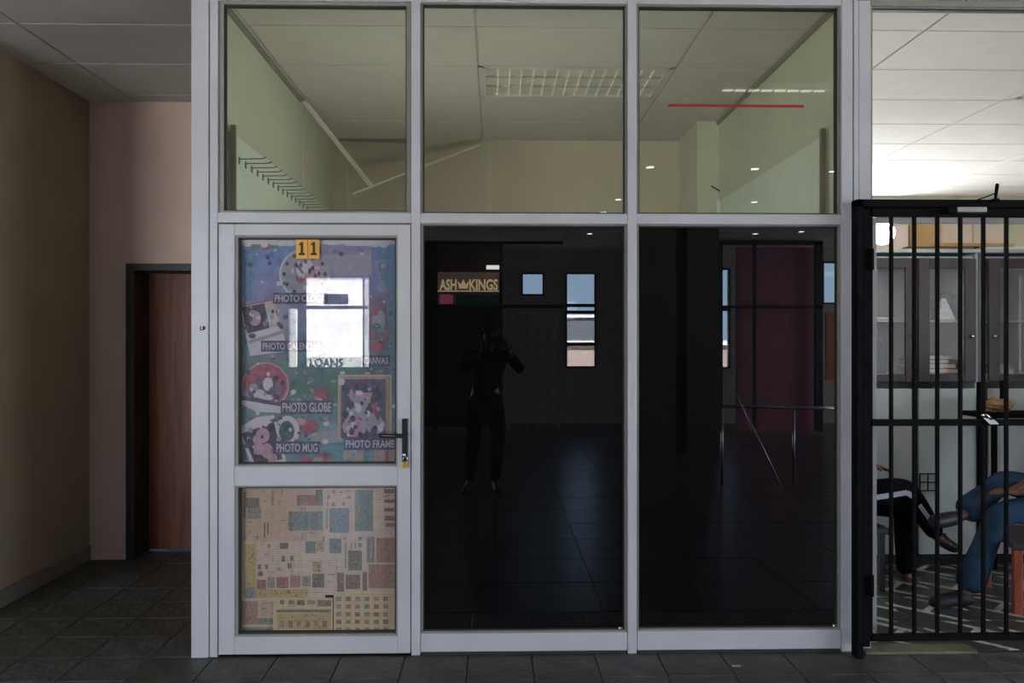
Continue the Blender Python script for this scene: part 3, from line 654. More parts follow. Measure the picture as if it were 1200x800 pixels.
tag(MB().tube([(wv.x, 5.93, wv.z), ((wv.x+ww.x)/2, 5.93, (wv.z+ww.z)/2-.005), (ww.x, 5.93, ww.z)], .006, 6).build('cable', M['gasket'], org=(wv.x, 5.93, wv.z)), 'short dark cable end by the shop corner column', 'cable')

# ------------------------------------------------------------------ office behind the gate
louvre_light('ceiling_light', 3, 1, 5.0, 'lit louvred ceiling light above the front of the office', 'louvred ceiling lights')
struct(MB().box(2.0, 2.04, OBY-.02, OBY+.1, 1.2, 3.1).box(4.56, 4.6, OBY-.02, OBY+.1, 1.2, 3.1).box(3.28, 3.32, OBY-.02, OBY+.1, 1.2, 3.1).box(2.0, 4.6, OBY-.02, OBY+.1, 1.2, 1.24).box(2.0, 4.6, OBY-.02, OBY+.1, 3.06, 3.1).build('window_14', M['white']))
q = U(1034, 273, 4.6)
gl = thing('globe_lamp', 'round white globe lamp glowing behind the gate corner', 'lamp', (OX0-.02, 4.6, q.z))
MB().ball(q, .068, 20).build('globe', mat('glowing_globe', (.9,.9,.9), .3, emit=(1,.97,.9), estr=55), gl, smooth=True)
MB().tube([(OX0-.02, 4.6, q.z-.02), (q.x-.12, 4.6, q.z-.02), (q.x-.06, 4.6, q.z-.01)], .012).tube([(OX0-.02, 4.6, q.z-.02), (OX0+.0, 4.6, q.z-.02)], .05).build('arm', M['chrome'], gl, smooth=True)
# patterned office floor tiles
def pat_mat():
    m = bpy.data.materials.new('patterned_vinyl_tile'); m.use_nodes = True; t = m.node_tree; n = t.nodes; p = n['Principled BSDF']; p.inputs['Roughness'].default_value = .35
    tcn = n.new('ShaderNodeTexCoord'); mp = n.new('ShaderNodeMapping'); mp.inputs['Rotation'].default_value = (0, 0, R(45)); mp.inputs['Scale'].default_value = (1/.40, 1/.40, 1)
    t.links.new(tcn.outputs['Object'], mp.inputs[0])
    br = n.new('ShaderNodeTexBrick'); br.inputs['Scale'].default_value = 1; br.inputs['Brick Width'].default_value = 1.0; br.inputs['Row Height'].default_value = .5; br.inputs['Mortar Size'].default_value = .045; br.inputs['Mortar Smooth'].default_value = .1
    br.inputs['Color1'].default_value = (*s2l(60,64,58), 1); br.inputs['Color2'].default_value = (*s2l(80,84,76), 1); br.inputs['Mortar'].default_value = (*s2l(200,202,194), 1)
    t.links.new(mp.outputs[0], br.inputs[0])
    nz = n.new('ShaderNodeTexNoise'); nz.inputs['Scale'].default_value = 22; nz.inputs['Detail'].default_value = 6; t.links.new(tcn.outputs['Object'], nz.inputs[0])
    mx = n.new('ShaderNodeMix'); mx.data_type = 'RGBA'; mx.blend_type = 'MULTIPLY'; mx.inputs[0].default_value = .6
    t.links.new(br.outputs[0], mx.inputs[6]); t.links.new(nz.outputs[0], mx.inputs[7]); t.links.new(mx.outputs[2], p.inputs['Base Color'])
    return m
fo = struct(MB().box(OX0-.02, OX1, 3.80, OBY, -.005, .004).build('floor_office', M['grout']))
ptm = tile_mesh('tile', .396, .396, .004, pat_mat(), .001)
for i in range(8):
    for j in range(6):
        put('tile', ptm, (OX0 - .0 + .4*i, 3.82 + .4*j, .008), fo)
struct(MB().box(X(1009), X(1140), YF-.045, YF+.06, 0, .014).build('trim_16', mat('worn_olive_threshold', s2l(98,96,72), .6, var=.2, scale=8), bevel=.004))
# inner white jamb
struct(MB().box(X(1019.5, 3.93), X(1027, 3.93), 3.925, 3.98, 0, 2.13).build('trim_17', M['alu'], bevel=.003))
struct(MB().box(X(1027, 3.95), 4.5, 3.94, 3.96, Zc(262, 3.95, 1110), Zc(254.5, 3.95, 1110)).build('trim_24', M['alu'], bevel=.002))
# wall units
CY = 5.27
def cz(y): return Zc(y, CY, 1090)
def cx(px): return X(px, CY)
def wall_unit(x0, x1, doors, label):
    t = thing('cupboard', label, 'cupboard', ((x0+x1)/2, CY+.2, 0), 'white cupboards with brown framed glass doors')
    d = .42; zt_ = cz(292)
    mb = MB(); mb.box(x0, x0+.02, CY, CY+d, .06, zt_-.02); mb.box(x1-.02, x1, CY, CY+d, .06, zt_-.02); mb.box(x0, x1, CY+d-.01, CY+d, .06, zt_); 
    mb.box(x0+.02, x1-.02, CY+.02, CY+d-.01, cz(447), cz(438)); mb.box(x0+.02, x1-.02, CY+.02, CY+d-.01, cz(302), cz(300))
    mb.build('carcass', M['unitwhite'], t)
    MB().box(x0-.01, x1+.01, CY-.03, CY+d, zt_-.025, zt_).build('top_board', M['unitwhite'], t, bevel=.003)
    MB().box(x0+.02, x1-.02, CY+.03, CY+d-.02, cz(377), cz(375)).build('shelf', M['unitwhite'], t)
    MB().box(x0, x1, CY+.03, CY+d, 0, .065).build('plinth', M['black'], t)
    n = len(doors)
    for (a, b, kn) in doors:
        fw = .075
        z0_, z1_ = cz(447), cz(303)
        mb = MB(); mb.box(a, a+fw, CY-.02, CY, z0_, z1_); mb.box(b-fw, b, CY-.02, CY, z0_, z1_); mb.box(a+fw, b-fw, CY-.02, CY, z0_, z0_+.05); mb.box(a+fw, b-fw, CY-.02, CY, z1_-.065, z1_)
        dd = mb.build('glass_door', M['brown'], t, bevel=.003)
        MB().box(a+fw, b-fw, CY-.012, CY-.008, z0_+.05, z1_-.065).build('pane', M['clear'], dd)
        MB().ball((a+.035 if kn < 0 else b-.03, CY-.03, cz(394)), .012, 10).build('knob', M['chrome'], dd, smooth=True)
        MB().box(a+.002, b-.002, CY-.018, CY, .085, cz(455)).build('lower_door', M['unitwhite'], t, bevel=.003)
    return t
c_x = [cx(1000), cx(1073), cx(1141), cx(1157), cx(1226), cx(1294)]
wall_unit(cx(998), cx(1146), [(cx(1001), cx(1072.5), 1), (cx(1075), cx(1142), 1)], 'white cupboard with two brown framed glass doors, holding papers and books, at the left')
wall_unit(cx(1150), cx(1300), [(cx(1157), cx(1226), -1), (cx(1228), cx(1297), -1)], 'white cupboard with brown framed glass doors at the right edge')
# contents
def book(x0, x1, y0, y1, z, h, rgb, label, cat='book', group='papers and books inside the cupboards', nm='book'):
    t = thing(nm, label, cat, ((x0+x1)/2, (y0+y1)/2, z), group)
    MB().box(x0, x1, y0, y1, z, z+h*.14).box(x0, x1, y0, y1, z+h*.86, z+h).box(x0, x0+.004, y0, y1, z, z+h).build('cover', flat('cover', rgb, .05), t)
    MB().box(x0+.004, x1-.004, y0+.004, y1-.004, z+h*.14, z+h*.86).build('page_block', M['white'], t)
    return t
zb_ = cz(438) + .001
book(cx(1081), cx(1134), CY+.06, CY+.33, zb_, .035, (176,60,64), 'red book lying at the bottom of the pile in the left cupboard')
book(cx(1083), cx(1128), CY+.07, CY+.32, zb_+.036, .03, (210,206,200), 'white book in the pile in the left cupboard, on the red book')
book(cx(1082), cx(1122), CY+.08, CY+.31, zb_+.067, .028, (60,64,74), 'dark book in the pile in the left cupboard, near its top')
book(cx(1088), cx(1131), CY+.08, CY+.3, zb_+.096, .02, (216,214,210), 'white book on top of the pile in the left cupboard')
book(cx(1166), cx(1198), CY+.08, CY+.3, zb_, .03, (206,210,210), 'pale book lying at the bottom of the right cupboard')
book(cx(1168), cx(1194), CY+.09, CY+.29, zb_+.031, .03, (190,200,205), 'pale blue book on the book in the right cupboard')
zs = cz(375) + .001
book(cx(1030), cx(1056), CY+.08, CY+.3, zs, .03, (70,84,104), 'dark blue folder on the shelf behind the left glass door', 'folder', nm='folder')
book(cx(1018), cx(1050), CY+.08, CY+.3, cz(400), .001+.02, (150,150,150), 'x') if False else None
# crumpled bags on the shelf
def lump(name, c, r, rgb, label, cat, seed, n=14, rough=.6, grp=None):
    rnd = random.Random(seed); mb = MB(); mb.ball(c, r, n)
    for v in mb.v:
        d = v - Vector(c); v += d * rnd.uniform(-.22, .22)
        if v.z < c[2] - r[2]*.8: v.z = c[2] - r[2]*.8
    return tag(mb.build(name, mat(name+'_skin', s2l(*rgb), rough, var=.1, scale=15, bump=.4, bscale=25), org=(c[0], c[1], c[2]-r[2]*.8)), label, cat, grp)
def cloth_bag(name, pts, y, th, rgb, label):
    mb = MB(); mb.prism([(cx(a), cz(b)) for a, b in pts], y, y+th)
    return tag(mb.build(name, flat(name+'_skin', rgb, .1), org=(cx(pts[0][0]), y, cz(pts[0][1])), bevel=.006), label, 'bag')
cloth_bag('carrier_bag', [(1112,374.5),(1134,374.5),(1134,345),(1124,341),(1113,346),(1116,331),(1108,352),(1105,366)][:5] + [(1112,350)], CY+.12, .10, (118,148,146), 'grey green bag behind the second glass door')
cloth_bag('paper_bundle', [(1104,374.5),(1126,374.5),(1122,366),(1113,348),(1109,356)], CY+.05, .05, (214,224,230), 'white folded paper leaning before the grey green bag')
cloth_bag('paper_packet', [(1084,374.5),(1101,374.5),(1100,362),(1094,366),(1086,352)], CY+.1, .05, (166,158,166), 'mauve grey packet on the cupboard shelf, left of the white paper')
cloth_bag('backpack', [(1018,437.5),(1048,437.5),(1049,420),(1044,398),(1034,390),(1020,391)], CY+.1, .16, (96,112,126), 'blue grey rounded bag at the bottom left of the glass cupboard')
# on top of the units
zt_ = cz(292) + .001
def carton(x0, x1, y0, y1, z1, rgb, label):
    t = thing('cardboard_box', label, 'box', ((x0+x1)/2, (y0+y1)/2, zt_), 'cardboard boxes on the cupboards')
    m_ = mat('carton', s2l(*rgb), .8, var=.04)
    MB().box(x0, x1, y0, y1, zt_, z1).build('carton_body', m_, t, bevel=.003)
    MB().box(x0-.004, (x0+x1)/2-.001, y0-.004, y1+.004, z1, z1+.005).build('flap', m_, t)
    MB().box((x0+x1)/2+.001, x1+.004, y0-.004, y1+.004, z1, z1+.005).build('flap', m_, t)
    return t
carton(cx(1046), cx(1070), CY+.06, CY+.32, cz(262), (216,200,190), 'pale carton on the cupboard top beside the globe lamp')
carton(cx(1074), cx(1107), CY+.06, CY+.36, cz(258), (190,156,106), 'plain brown carton on the cupboard top, second from the globe lamp')
carton(cx(1109), cx(1150), CY+.10, CY+.38, cz(258), (222,204,184), 'wide cream carton on the cupboard top in the middle')
carton(cx(1152), cx(1190), CY+.12, CY+.38, cz(258), (226,210,192), 'cream carton on the right cupboard top')
tag(MB().box(cx(1100), cx(1187), CY-.02, CY+.085, zt_+.018, zt_+.040).build('cardboard_sheet', M['card'], org=(cx(1140), CY, zt_), bevel=.002), 'brown flattened cardboard lying in front of the cartons', 'cardboard', None)
tag(MB().box(cx(1062), cx(1140), CY-.02, CY+.055, zt_, zt_+.016).build('cardboard_sheet', mat('dark_card', s2l(110,78,54), .8), org=(cx(1100), CY, zt_), bevel=.002), 'dark brown cardboard piece under the lighter sheet on the cupboard', 'cardboard', None)
tag(MB().box(cx(1150), cx(1200), CY-.015, CY+.09, zt_, zt_+.017).build('paper_stack', M['white'], org=(cx(1170), CY, zt_), bevel=.002), 'white paper stack at the front edge of the right cupboard top', 'paper', None)
# wire bracket on the lower door
q0, q1 = U(1078, 575, CY-.03), U(1097, 555, CY-.03)
wb = MB(); yb_ = CY-.026
for z in (q0.z, (q0.z+q1.z)/2, q1.z): wb.tube([(q0.x, yb_, z), (q1.x, yb_, z)], .004, 6)
for x in (q0.x, (q0.x*.5+q1.x*.5), q1.x): wb.tube([(x, yb_-.003, q0.z), (x, yb_-.003, q1.z)], .004, 6)
tag(wb.build('wire_holder', M['steel'], org=(q0.x, yb_, q0.z)), 'small square wire rack on the lower white cupboard door', 'rack')
# black metal stand with a shelf
SY = 5.0
st = thing('metal_stand', 'black metal stand with a small shelf in front of the white cupboard', 'stand', (X(1165, SY), SY, 0))
for px, yy in ((1148, SY), (1165, SY+.17), (1218, SY), (1225, SY+.17)):
    MB().box(X(px-2.5, yy), X(px+2.5, yy), yy-.012, yy+.012, 0, Zc(448 if px in (1148,) else 470, SY)).build('post', M['steel'], st)
MB().box(X(1172.5, SY+.2), X(1177, SY+.2), SY+.19, SY+.21, Zc(489, SY), Zc(448, SY)).build('post', M['steel'], st)
sz = Zc(489, SY, 1170)
MB().box(X(1146, SY), X(1226, SY), SY-.06, SY+.21, sz, sz+.028).build('shelf', M['steel'], st, bevel=.003)
lump('crumpled_paper_bag', (X(1174, SY), SY+.03, sz+.028+.045), (.09, .07, .05), (150,112,78), 'crumpled brown paper bag resting on the black stand shelf', 'bag', 4)

# ------------------------------------------------------------------ security gate
GY = 3.745
def gx(px): return X(px, GY)
def gz(py, px=1100): return Zc(py, GY, px)
gt = thing('security_gate', 'black steel security gate of upright bars across the office doorway', 'gate', (gx(1010), GY, 0))
gxe = gx(1300)
MB().box(gx(1003), gx(1011), GY-.01, GY+.05, 0, gz(234)).build('fixed_post', M['steel'], gt, bevel=.003)
MB().box(gx(1011.5), gx(1019.5), GY-.004, GY+.04, gz(757), gz(245)).build('fixed_post', M['steel'], gt, bevel=.003)
MB().box(gx(1003), gxe, GY-.01, GY+.05, gz(243), gz(234)).build('head_bar', M['steel'], gt, bevel=.003)
MB().box(gx(1019.5), gxe, GY, GY+.035, gz(253.5), gz(245)).build('top_rail', M['steel'], gt, bevel=.002)
MB().box(gx(1019.5), gxe, GY, GY+.035, gz(499), gz(491.5)).build('mid_rail', M['steel'], gt, bevel=.002)
MB().box(gx(1016), gxe, GY, GY+.035, gz(751), gz(744)).build('bottom_rail', M['steel'], gt, bevel=.002)
MB().box(gx(1019.8), gx(1023), GY, GY+.035, gz(751), gz(245)).build('hinge_stile', M['steel'], gt, bevel=.002)
MB().box(gxe, gxe+.04, GY-.01, GY+.05, 0, gz(234)).build('fixed_post', M['steel'], gt, bevel=.003)
b0 = None
x00 = gx(1046.5); bs = (gx(1182) - gx(1046.5)) / 5
for i in range(10):
    if x00 + bs*i > gxe - .03: break
    if b0 is None: b0 = MB().box(x00-.0078, x00+.0078, GY+.010, GY+.027, gz(750), gz(247)).build('bar', M['steel'], gt, bevel=.002)
    else:
        c_ = b0.copy(); col.objects.link(c_); c_.parent = gt; c_.location = (bs*i, 0, 0)
for zz in (1.9, .35):
    MB().tube([(gx(1020), GY-.012, zz-.05), (gx(1020), GY-.012, zz+.05)], .011).build('hinge', M['steel'], gt, smooth=True)
# door closer
cl = MB().box(gx(1116), gx(1150), GY-.045, GY-.002, gz(250), gz(244)).build('closer_body', mat('grey_closer', s2l(150,140,140), .4, metal=.4), gt, bevel=.003)
MB().box(gx(1106), gx(1116), GY-.04, GY-.002, gz(251), gz(243.5)).build('closer_cap', M['steel'], cl, bevel=.003)
MB().bar(U(1121, 243, GY-.03), U(1168, 226, GY-.05), .009, .006).build('closer_arm', M['steel'], gt)
a = U(1168.5, 217, GY-.045)
MB().tube([(a.x, GY-.03, gz(237)), (a.x, GY-.045, gz(219)), (a.x, GY-.045, gz(217))], [.006, .009, .006], 8).box(a.x-.012, a.x+.012, GY-.045, GY-.01, gz(237), gz(234)).build('closer_pivot', M['steel'], gt)
# latch
lt = MB().add([U(1152,489,GY-.02), U(1160,497,GY-.02), U(1171,497,GY-.02), U(1166,492,GY-.02), U(1152,489,GY-.004), U(1160,497,GY-.004), U(1171,497,GY-.004), U(1166,492,GY-.004)], [(0,1,2,3),(7,6,5,4),(0,4,5,1),(1,5,6,2),(2,6,7,3),(3,7,4,0)]).build('latch_plate', M['chrome'], gt)
MB().tube([U(1151,487,GY-.02), U(1156,486,GY-.022), U(1162,491,GY-.022)], .006, 8).build('latch_bolt', M['chrome'], gt, smooth=True)

# ------------------------------------------------------------------ people
def skin_mesh(name, pts, edges, root, m, parent, sub=2, label=None):
    """pts: list of (Vector, radius or (rx, ry))"""
    org = Vector(parent['_o']); me = bpy.data.meshes.new(name)
    me.from_pydata([tuple(Vector(p) - org) for p, r in pts], edges, []); me.materials.append(m)
    o = bpy.data.objects.new(name, me); col.objects.link(o); o.parent = parent; o['_o'] = tuple(org)
    s = o.modifiers.new('skin', 'SKIN'); s.use_smooth_shade = True; s.branch_smoothing = .6
    if not me.skin_vertices: raise RuntimeError('skin layer missing')
    for i, (p, r) in enumerate(pts):
        sv = me.skin_vertices[0].data[i]; sv.radius = r if hasattr(r, '__len__') else (r, r); sv.use_root = (i == root)
    ss = o.modifiers.new('sub', 'SUBSURF'); ss.levels = sub; ss.render_levels = sub
    if label: o['label'] = label
    return o
def finish(o):
    """bake modifiers so that the figure is a plain mesh"""
    dg = bpy.context.evaluated_depsgraph_get(); me = bpy.data.meshes.new_from_object(o.evaluated_get(dg))
    ms = list(o.data.materials); o.modifiers.clear(); o.data = me
    me.materials.clear()
    for x in ms: me.materials.append(x)
    me.polygons.foreach_set('use_smooth', [True]*len(me.polygons)); return o
def chain(pts, edges, start, seq):
    prev = start
    for p, r in seq:
        pts.append((Vector(p), r)); edges.append((prev, len(pts)-1)); prev = len(pts)-1
    return prev
def hand(pts, edges, wrist, wpos, d, palm_n, s=1.0, curl=.5):
    """palm and five fingers; d = direction of the fingers, palm_n = way the palm looks"""
    d = Vector(d).normalized(); n = Vector(palm_n).normalized(); side = d.cross(n).normalized(); n = side.cross(d).normalized()
    palm = wpos + d*.055*s; k = chain(pts, edges, wrist, [(palm, (.034*s, .016*s))])
    ends = []
    for i, (off, ln) in enumerate(((-.030, .062), (-.010, .074), (.010, .070), (.029, .054))):
        a = palm + d*.035*s + side*off*s
        k1 = chain(pts, edges, k, [(a, .0095*s)])
        c1 = a + (d*math.cos(curl*.4) + n*math.sin(curl*.4))*ln*.5*s; c2 = c1 + (d*math.cos(curl*1.2) + n*math.sin(curl*1.2))*ln*.5*s
        chain(pts, edges, k1, [(c1, .0085*s), (c2, .007*s)])
    t0 = wpos + d*.030*s - side*.030*s; chain(pts, edges, wrist, [(t0, .012*s), (t0 + (d*.8 - side*.7 + n*.3).normalized()*.03*s, .010*s), (t0 + (d*.9 - side*.4 + n*.4).normalized()*.055*s, .008*s)])
def person(name, label, hip, neck, head_dir, knees, ankles, toes, hands, elbows, cl, org, bare_left_foot=False, hand_dirs=None):
    """joints are world points; builds skin, trousers, top, shoes, hair"""
    t = thing(name, label, 'person', org)
    hip = Vector(hip); neck = Vector(neck); up = (neck-hip).normalized()
    fwd = Vector(head_dir).normalized(); side = fwd.cross(Vector((0,0,1))).normalized()   # side = person's right
    hips = [hip + side*.10, hip - side*.10]
    sh = [neck + side*.19 - up*.03, neck - side*.19 - up*.03]
    pts = [(hip, (.125, .095))]; edges = []
    ch = chain(pts, edges, 0, [(hip.lerp(neck, .35), (.125, .095)), (hip.lerp(neck, .75), (.15, .105))])
    nk = chain(pts, edges, ch, [(neck, .058), (neck + up*.07 + fwd*.012, .052)])
    hc = neck + up*.185 + fwd*.03
    chain(pts, edges, nk, [(hc - up*.045, .072), (hc + up*.02, .088), (hc + up*.075, .060)])
    for s_ in (0, 1):
        k = chain(pts, edges, ch, [(sh[s_], .06), (Vector(sh[s_]).lerp(Vector(elbows[s_]), .5), .046), (elbows[s_], .040), (Vector(elbows[s_]).lerp(Vector(hands[s_]), .4), .038), (hands[s_], .026)])
        hd = hand_dirs[s_] if hand_dirs else (Vector(hands[s_]) - Vector(elbows[s_]))
        hand(pts, edges, k, Vector(hands[s_]), hd, (0, 0, -1) if abs(Vector(hd).normalized().z) < .8 else fwd)
        kn, an, to = Vector(knees[s_]), Vector(ankles[s_]), Vector(toes[s_])
        k = chain(pts, edges, 0, [(hips[s_], .088), (hips[s_].lerp(kn, .5), .078), (kn, .056), (kn.lerp(an, .35), .054), (an.lerp(kn, .12), .036), (an, .034)])
        chain(pts, edges, k, [(an.lerp(to, .55) , (.040, .030)), (to, (.036, .018))])
    body = finish(skin_mesh('body', pts, edges, 0, M['skin'], t))
    # face: eyes, nose, mouth, ears as parts of the head
    fc = hc + up*.005 + fwd*.082
    ey = MB()
    for s_ in (1, -1): ey.ball(hc + up*.022 + fwd*.076 + side*.03*s_, .011, 10)
    ey.build('eyes', mat('eye', (.12,.10,.09), .3), body, smooth=True)
    MB().ball(hc - up*.008 + fwd*.088, (.014, .014, .020), 10).build('nose', M['skin'], body, smooth=True)
    MB().ball(hc - up*.044 + fwd*.072, (.02, .02, .007), 10).build('mouth', mat('lips', s2l(110,56,50), .5), body, smooth=True)
    er = MB()
    for s_ in (1, -1): er.ball(hc + side*.088*s_, (.012, .012, .028), 10)
    er.build('ears', M['skin'], body, smooth=True)
    mb = MB(); mb.ball(hc + up*.038 - fwd*.012, .092, 20)
    mb.build('hair', mat('black_hair', (.008,.007,.006), .9, bump=.6, bscale=200), t, smooth=True)
    # trousers
    pts = [(hip - up*.01, (.165, .125)), (hip + up*.12, (.17, .13))]; edges = [(0, 1)]
    for s_ in (0, 1):
        kn, an = Vector(knees[s_]), Vector(ankles[s_]); fl_ = cl.get('flare', .058)
        chain(pts, edges, 0, [(hips[s_], .112), (hips[s_].lerp(kn, .5), .094), (kn, .075), (kn.lerp(an, .4), .068), (kn.lerp(an, .75), fl_), (kn.lerp(an, .97), fl_*1.03)])
    tr = finish(skin_mesh('trousers', pts, edges, 0, cl['trousers'], t))
    # top
    pts = [(hip + up*.0, (.185, .145)), (hip.lerp(neck, .4), (.175, .14)), (hip.lerp(neck, .8), (.175, .125)), (neck - up*.01, .075)]; edges = [(0, 1), (1, 2), (2, 3)]
    for s_ in (0, 1):
        chain(pts, edges, 2, [(sh[s_], .075), (Vector(sh[s_]).lerp(Vector(elbows[s_]), .5), .060), (Vector(sh[s_]).lerp(Vector(elbows[s_]), .8), .056)] + ([(elbows[s_], .056), (Vector(elbows[s_]).lerp(Vector(hands[s_]), .85), .044)] if cl.get('long') else []))
    finish(skin_mesh('shirt', pts, edges, 0, cl['shirt'], t))
    for s_ in (0, 1):
        if cl['shoes'][s_] is None: continue
        an, to = Vector(ankles[s_]), Vector(toes[s_]); d = (to-an); dn = d.normalized(); leg = (Vector(knees[s_]) - an).normalized()
        heel = an - dn*.045 - leg*.03
        g_ = cl.get('big', 1.0); pts = [(an + leg*.01, .046*g_)]; edges = []
        chain(pts, edges, 0, [(an - leg*.022, .048*g_), (an.lerp(to, .5) - leg*.012, .046*g_), (to, .038*g_), (to + dn*.035, .028*g_)]); chain(pts, edges, 1, [(heel, .038*g_)])
        finish(skin_mesh('shoe', pts, edges, 0, cl['shoes'][s_], t))
    return t
# left person, seen from the knees down past the end jamb
Y1 = 4.93
def q1_(px, py, dy=0): return U(px, py, Y1 + dy)
P1 = person('person', 'person in black trousers with a white side stripe, seated at the left, legs crossed', (2.17, Y1, .55), (2.07, Y1, 1.08), (1, 0, 0),
    [q1_(1061, 572, -.13), q1_(1060, 597, .06)], [q1_(1100, 630, -.04), q1_(1061, 676, .06)], [q1_(1117, 641, -.04), q1_(1096, 688, .03)],
    [(2.25, Y1-.16, .76), (2.25, Y1+.12, .76)], [(2.10, Y1-.25, .80), (2.12, Y1+.25, .80)],
    dict(trousers=M['blackcloth'], shirt=M['blackcloth'], shoes=[M['black'], None], big=1.0), (2.2, Y1, 0), hand_dirs=[(1, .2, -.1), (1, -.2, -.1)])
# white side stripe with small dark marks
sm = mat('stripe_tape', s2l(176,176,186), .7)
a = Y1 - .13 - .083
mb = MB()
sp_ = [U(1024, 583, a), U(1045, 580, a), U(1063, 577, a), U(1072, 583, a-.004)]
for p, q in zip(sp_, sp_[1:]): mb.bar(p, q, .006, .030, up=(0,0,1))
sp2 = [U(1078, 592, a+.01), U(1088, 606, a+.025), U(1096, 617, a+.035)]
for p, q in zip(sp2, sp2[1:]): mb.bar(p, q, .006, .026, up=(0,0,1))
mb.build('side_stripe', sm, P1)
ch1 = thing('chair', 'dark chair under the person in black striped trousers', 'chair', (2.12, Y1, 0))
MB().box(1.93, 2.38, Y1-.22, Y1+.22, .35, .385).build('seat', M['brown'], ch1, bevel=.01)
MB().box(1.92, 1.95, Y1-.22, Y1+.22, .6, .92).build('backrest', M['brown'], ch1, bevel=.01)
for sx, sy in ((1.95, -.19), (1.95, .19), (2.33, -.19), (2.33, .19)):
    MB().box(sx-.016, sx+.016, Y1+sy-.016, Y1+sy+.016, 0, .9 if sx < 2 else .4).build('leg', M['blackframe'], ch1)
# right person
Y2 = 4.56
def q2_(px, py, dy=0): return U(px, py, Y2 + dy)
P2 = person('person', 'person in blue jeans with crossed legs and clasped hands, seated at the right', (3.40, Y2-.06, .57), (3.52, Y2-.06, 1.09), (-1, 0, 0),
    [q2_(1176, 563, .08), q2_(1170, 600, -.10)], [q2_(1127, 604, -.02), q2_(1131, 697, -.09)], [q2_(1096, 611, -.08), q2_(1096, 706, -.10)],
    [q2_(1192, 574, -.04), q2_(1196, 578, -.14)], [(3.38, Y2+.2, .78), (3.38, Y2-.32, .78)],
    dict(trousers=M['jeans2'], shirt=mat('grey_tshirt', s2l(60,62,70), .85), shoes=[M['black'], M['black']], flare=.085, big=1.2), (3.3, Y2, 0), hand_dirs=[(-1, -.2, .05), (-1, .25, .1)])
xl = X(1192, 4.33)
ch2 = thing('stool', 'reddish brown wooden stool at the right edge behind the gate', 'stool', (xl, 4.33, 0))
rb = mat('red_brown_wood', s2l(140,66,44), .45, var=.15, scale=5, stretch=(6,6,1))
ca, sa = math.cos(R(-15)), math.sin(R(-15))
def cpt(u, v, z): return (xl + u*ca - v*sa, 4.33 + u*sa + v*ca, z)
for u, v, h_ in ((0, 0, .36), (0, .5, .36), (.6, 0, .36), (.6, .5, .36)):
    MB().bar(cpt(u, v, 0), cpt(u, v, h_), .05, .044, up=(ca, sa, 0)).build('leg', rb, ch2, bevel=.004)
MB().bar(cpt(-.03, .25, .375), cpt(.63, .25, .375), .56, .03).build('seat', M['brown'], ch2, bevel=.008)
# photographer, standing behind the camera (seen mirrored in the black glass)
person('person', 'dark figure standing in the hall holding up a phone, mirrored in the black glass', (-.10, -.34, .93), (-.06, -.30, 1.42), (0.05, 1, 0),
    [(.03, -.30, .50), (-.22, -.28, .50)], [(.0, -.30, .085), (-.26, -.28, .085)], [(.03, -.17, .035), (-.30, -.14, .035)],
    [(.13, -.11, 1.40), (-.13, -.11, 1.40)], [(.26, -.26, 1.22), (-.34, -.28, 1.20)],
    dict(trousers=M['blackcloth'], shirt=M['blackcloth'], shoes=[M['black'], M['black']], long=1), (-.08, -.32, 0), hand_dirs=[(-.35, .2, 1), (.35, .2, 1)])

ph = thing('phone', 'dark phone held up by the mirrored figure', 'phone', (0, -.06, 1.465))
MB().box(-.08, .08, -.064, -.055, 1.48, 1.555).build('case', M['black'], ph, bevel=.003)
MB().box(-.074, .074, -.0655, -.064, 1.486, 1.549).build('screen', mat('dark_screen', (.02,.02,.025), .15), ph)
# ------------------------------------------------------------------ the hall behind the camera (seen mirrored)
backlit = mat('backlit_cream_letters', s2l(250,226,150), .5, emit=(1,.80,.48), estr=2.6); backlit_board = mat('backlit_brown_board', s2l(96,76,66), .5, emit=(1,.70,.58), estr=.35); backlit_red = mat('backlit_red', s2l(190,60,84), .5, emit=(1,.22,.34), estr=1.0)
HM = {k: mat('hall_'+k, s2l(*v), .5, var=.08) for k, v in dict(frame=(38,36,38), magenta=(150,92,112), dark=(52,44,40), board=(96,76,66), green=(60,120,80), red=(190,60,84), cream=(250,226,150), column=(92,80,72), white=(225,225,225), orange=(170,110,70)).items()}
def wparts(t, h, bars=()):
    x0, x1, z0, z1 = h; f = .03
    mb = MB(); mb.box(x0, x0+f, HB-.06, HB+.02, z0, z1); mb.box(x1-f, x1, HB-.06, HB+.02, z0, z1); mb.box(x0, x1, HB-.06, HB+.02, z0, z0+f); mb.box(x0, x1, HB-.06, HB+.02, z1-f, z1)
    for b in bars: zc_ = V(600, b, VD).z; mb.box(x0, x1, HB-.06, HB+.02, zc_-.03, zc_+.03)
    mb.build('frame', HM['frame'], t)
    if len(bars) == 1 and bars[0] == 360:
        mb = MB()
        for a_, b_, c_, d_ in ((347.5, 323, 357.5, 432), (335, 323, 347.5, 361), (424.5, 323, 426, 432)): p_ = V(a_, d_, VD); q_ = V(c_, b_, VD); mb.box(p_.x, q_.x, HB-.05, HB+.01, p_.z, q_.z)
        mb.build('mullion_panel', HM['frame'], t)
    MB().box(x0+f, x1-f, HB-.04, HB-.035, z0+f, z1-f).build('pane', M['clear'], t)
for i, (h, bars) in enumerate(zip(hwin, ((360,), (), (357.5, 365.5, 403), (362,), ()))):
    wparts(sempty('window_%d' % (7+i), (h[0], HB, h[2])), h, bars)
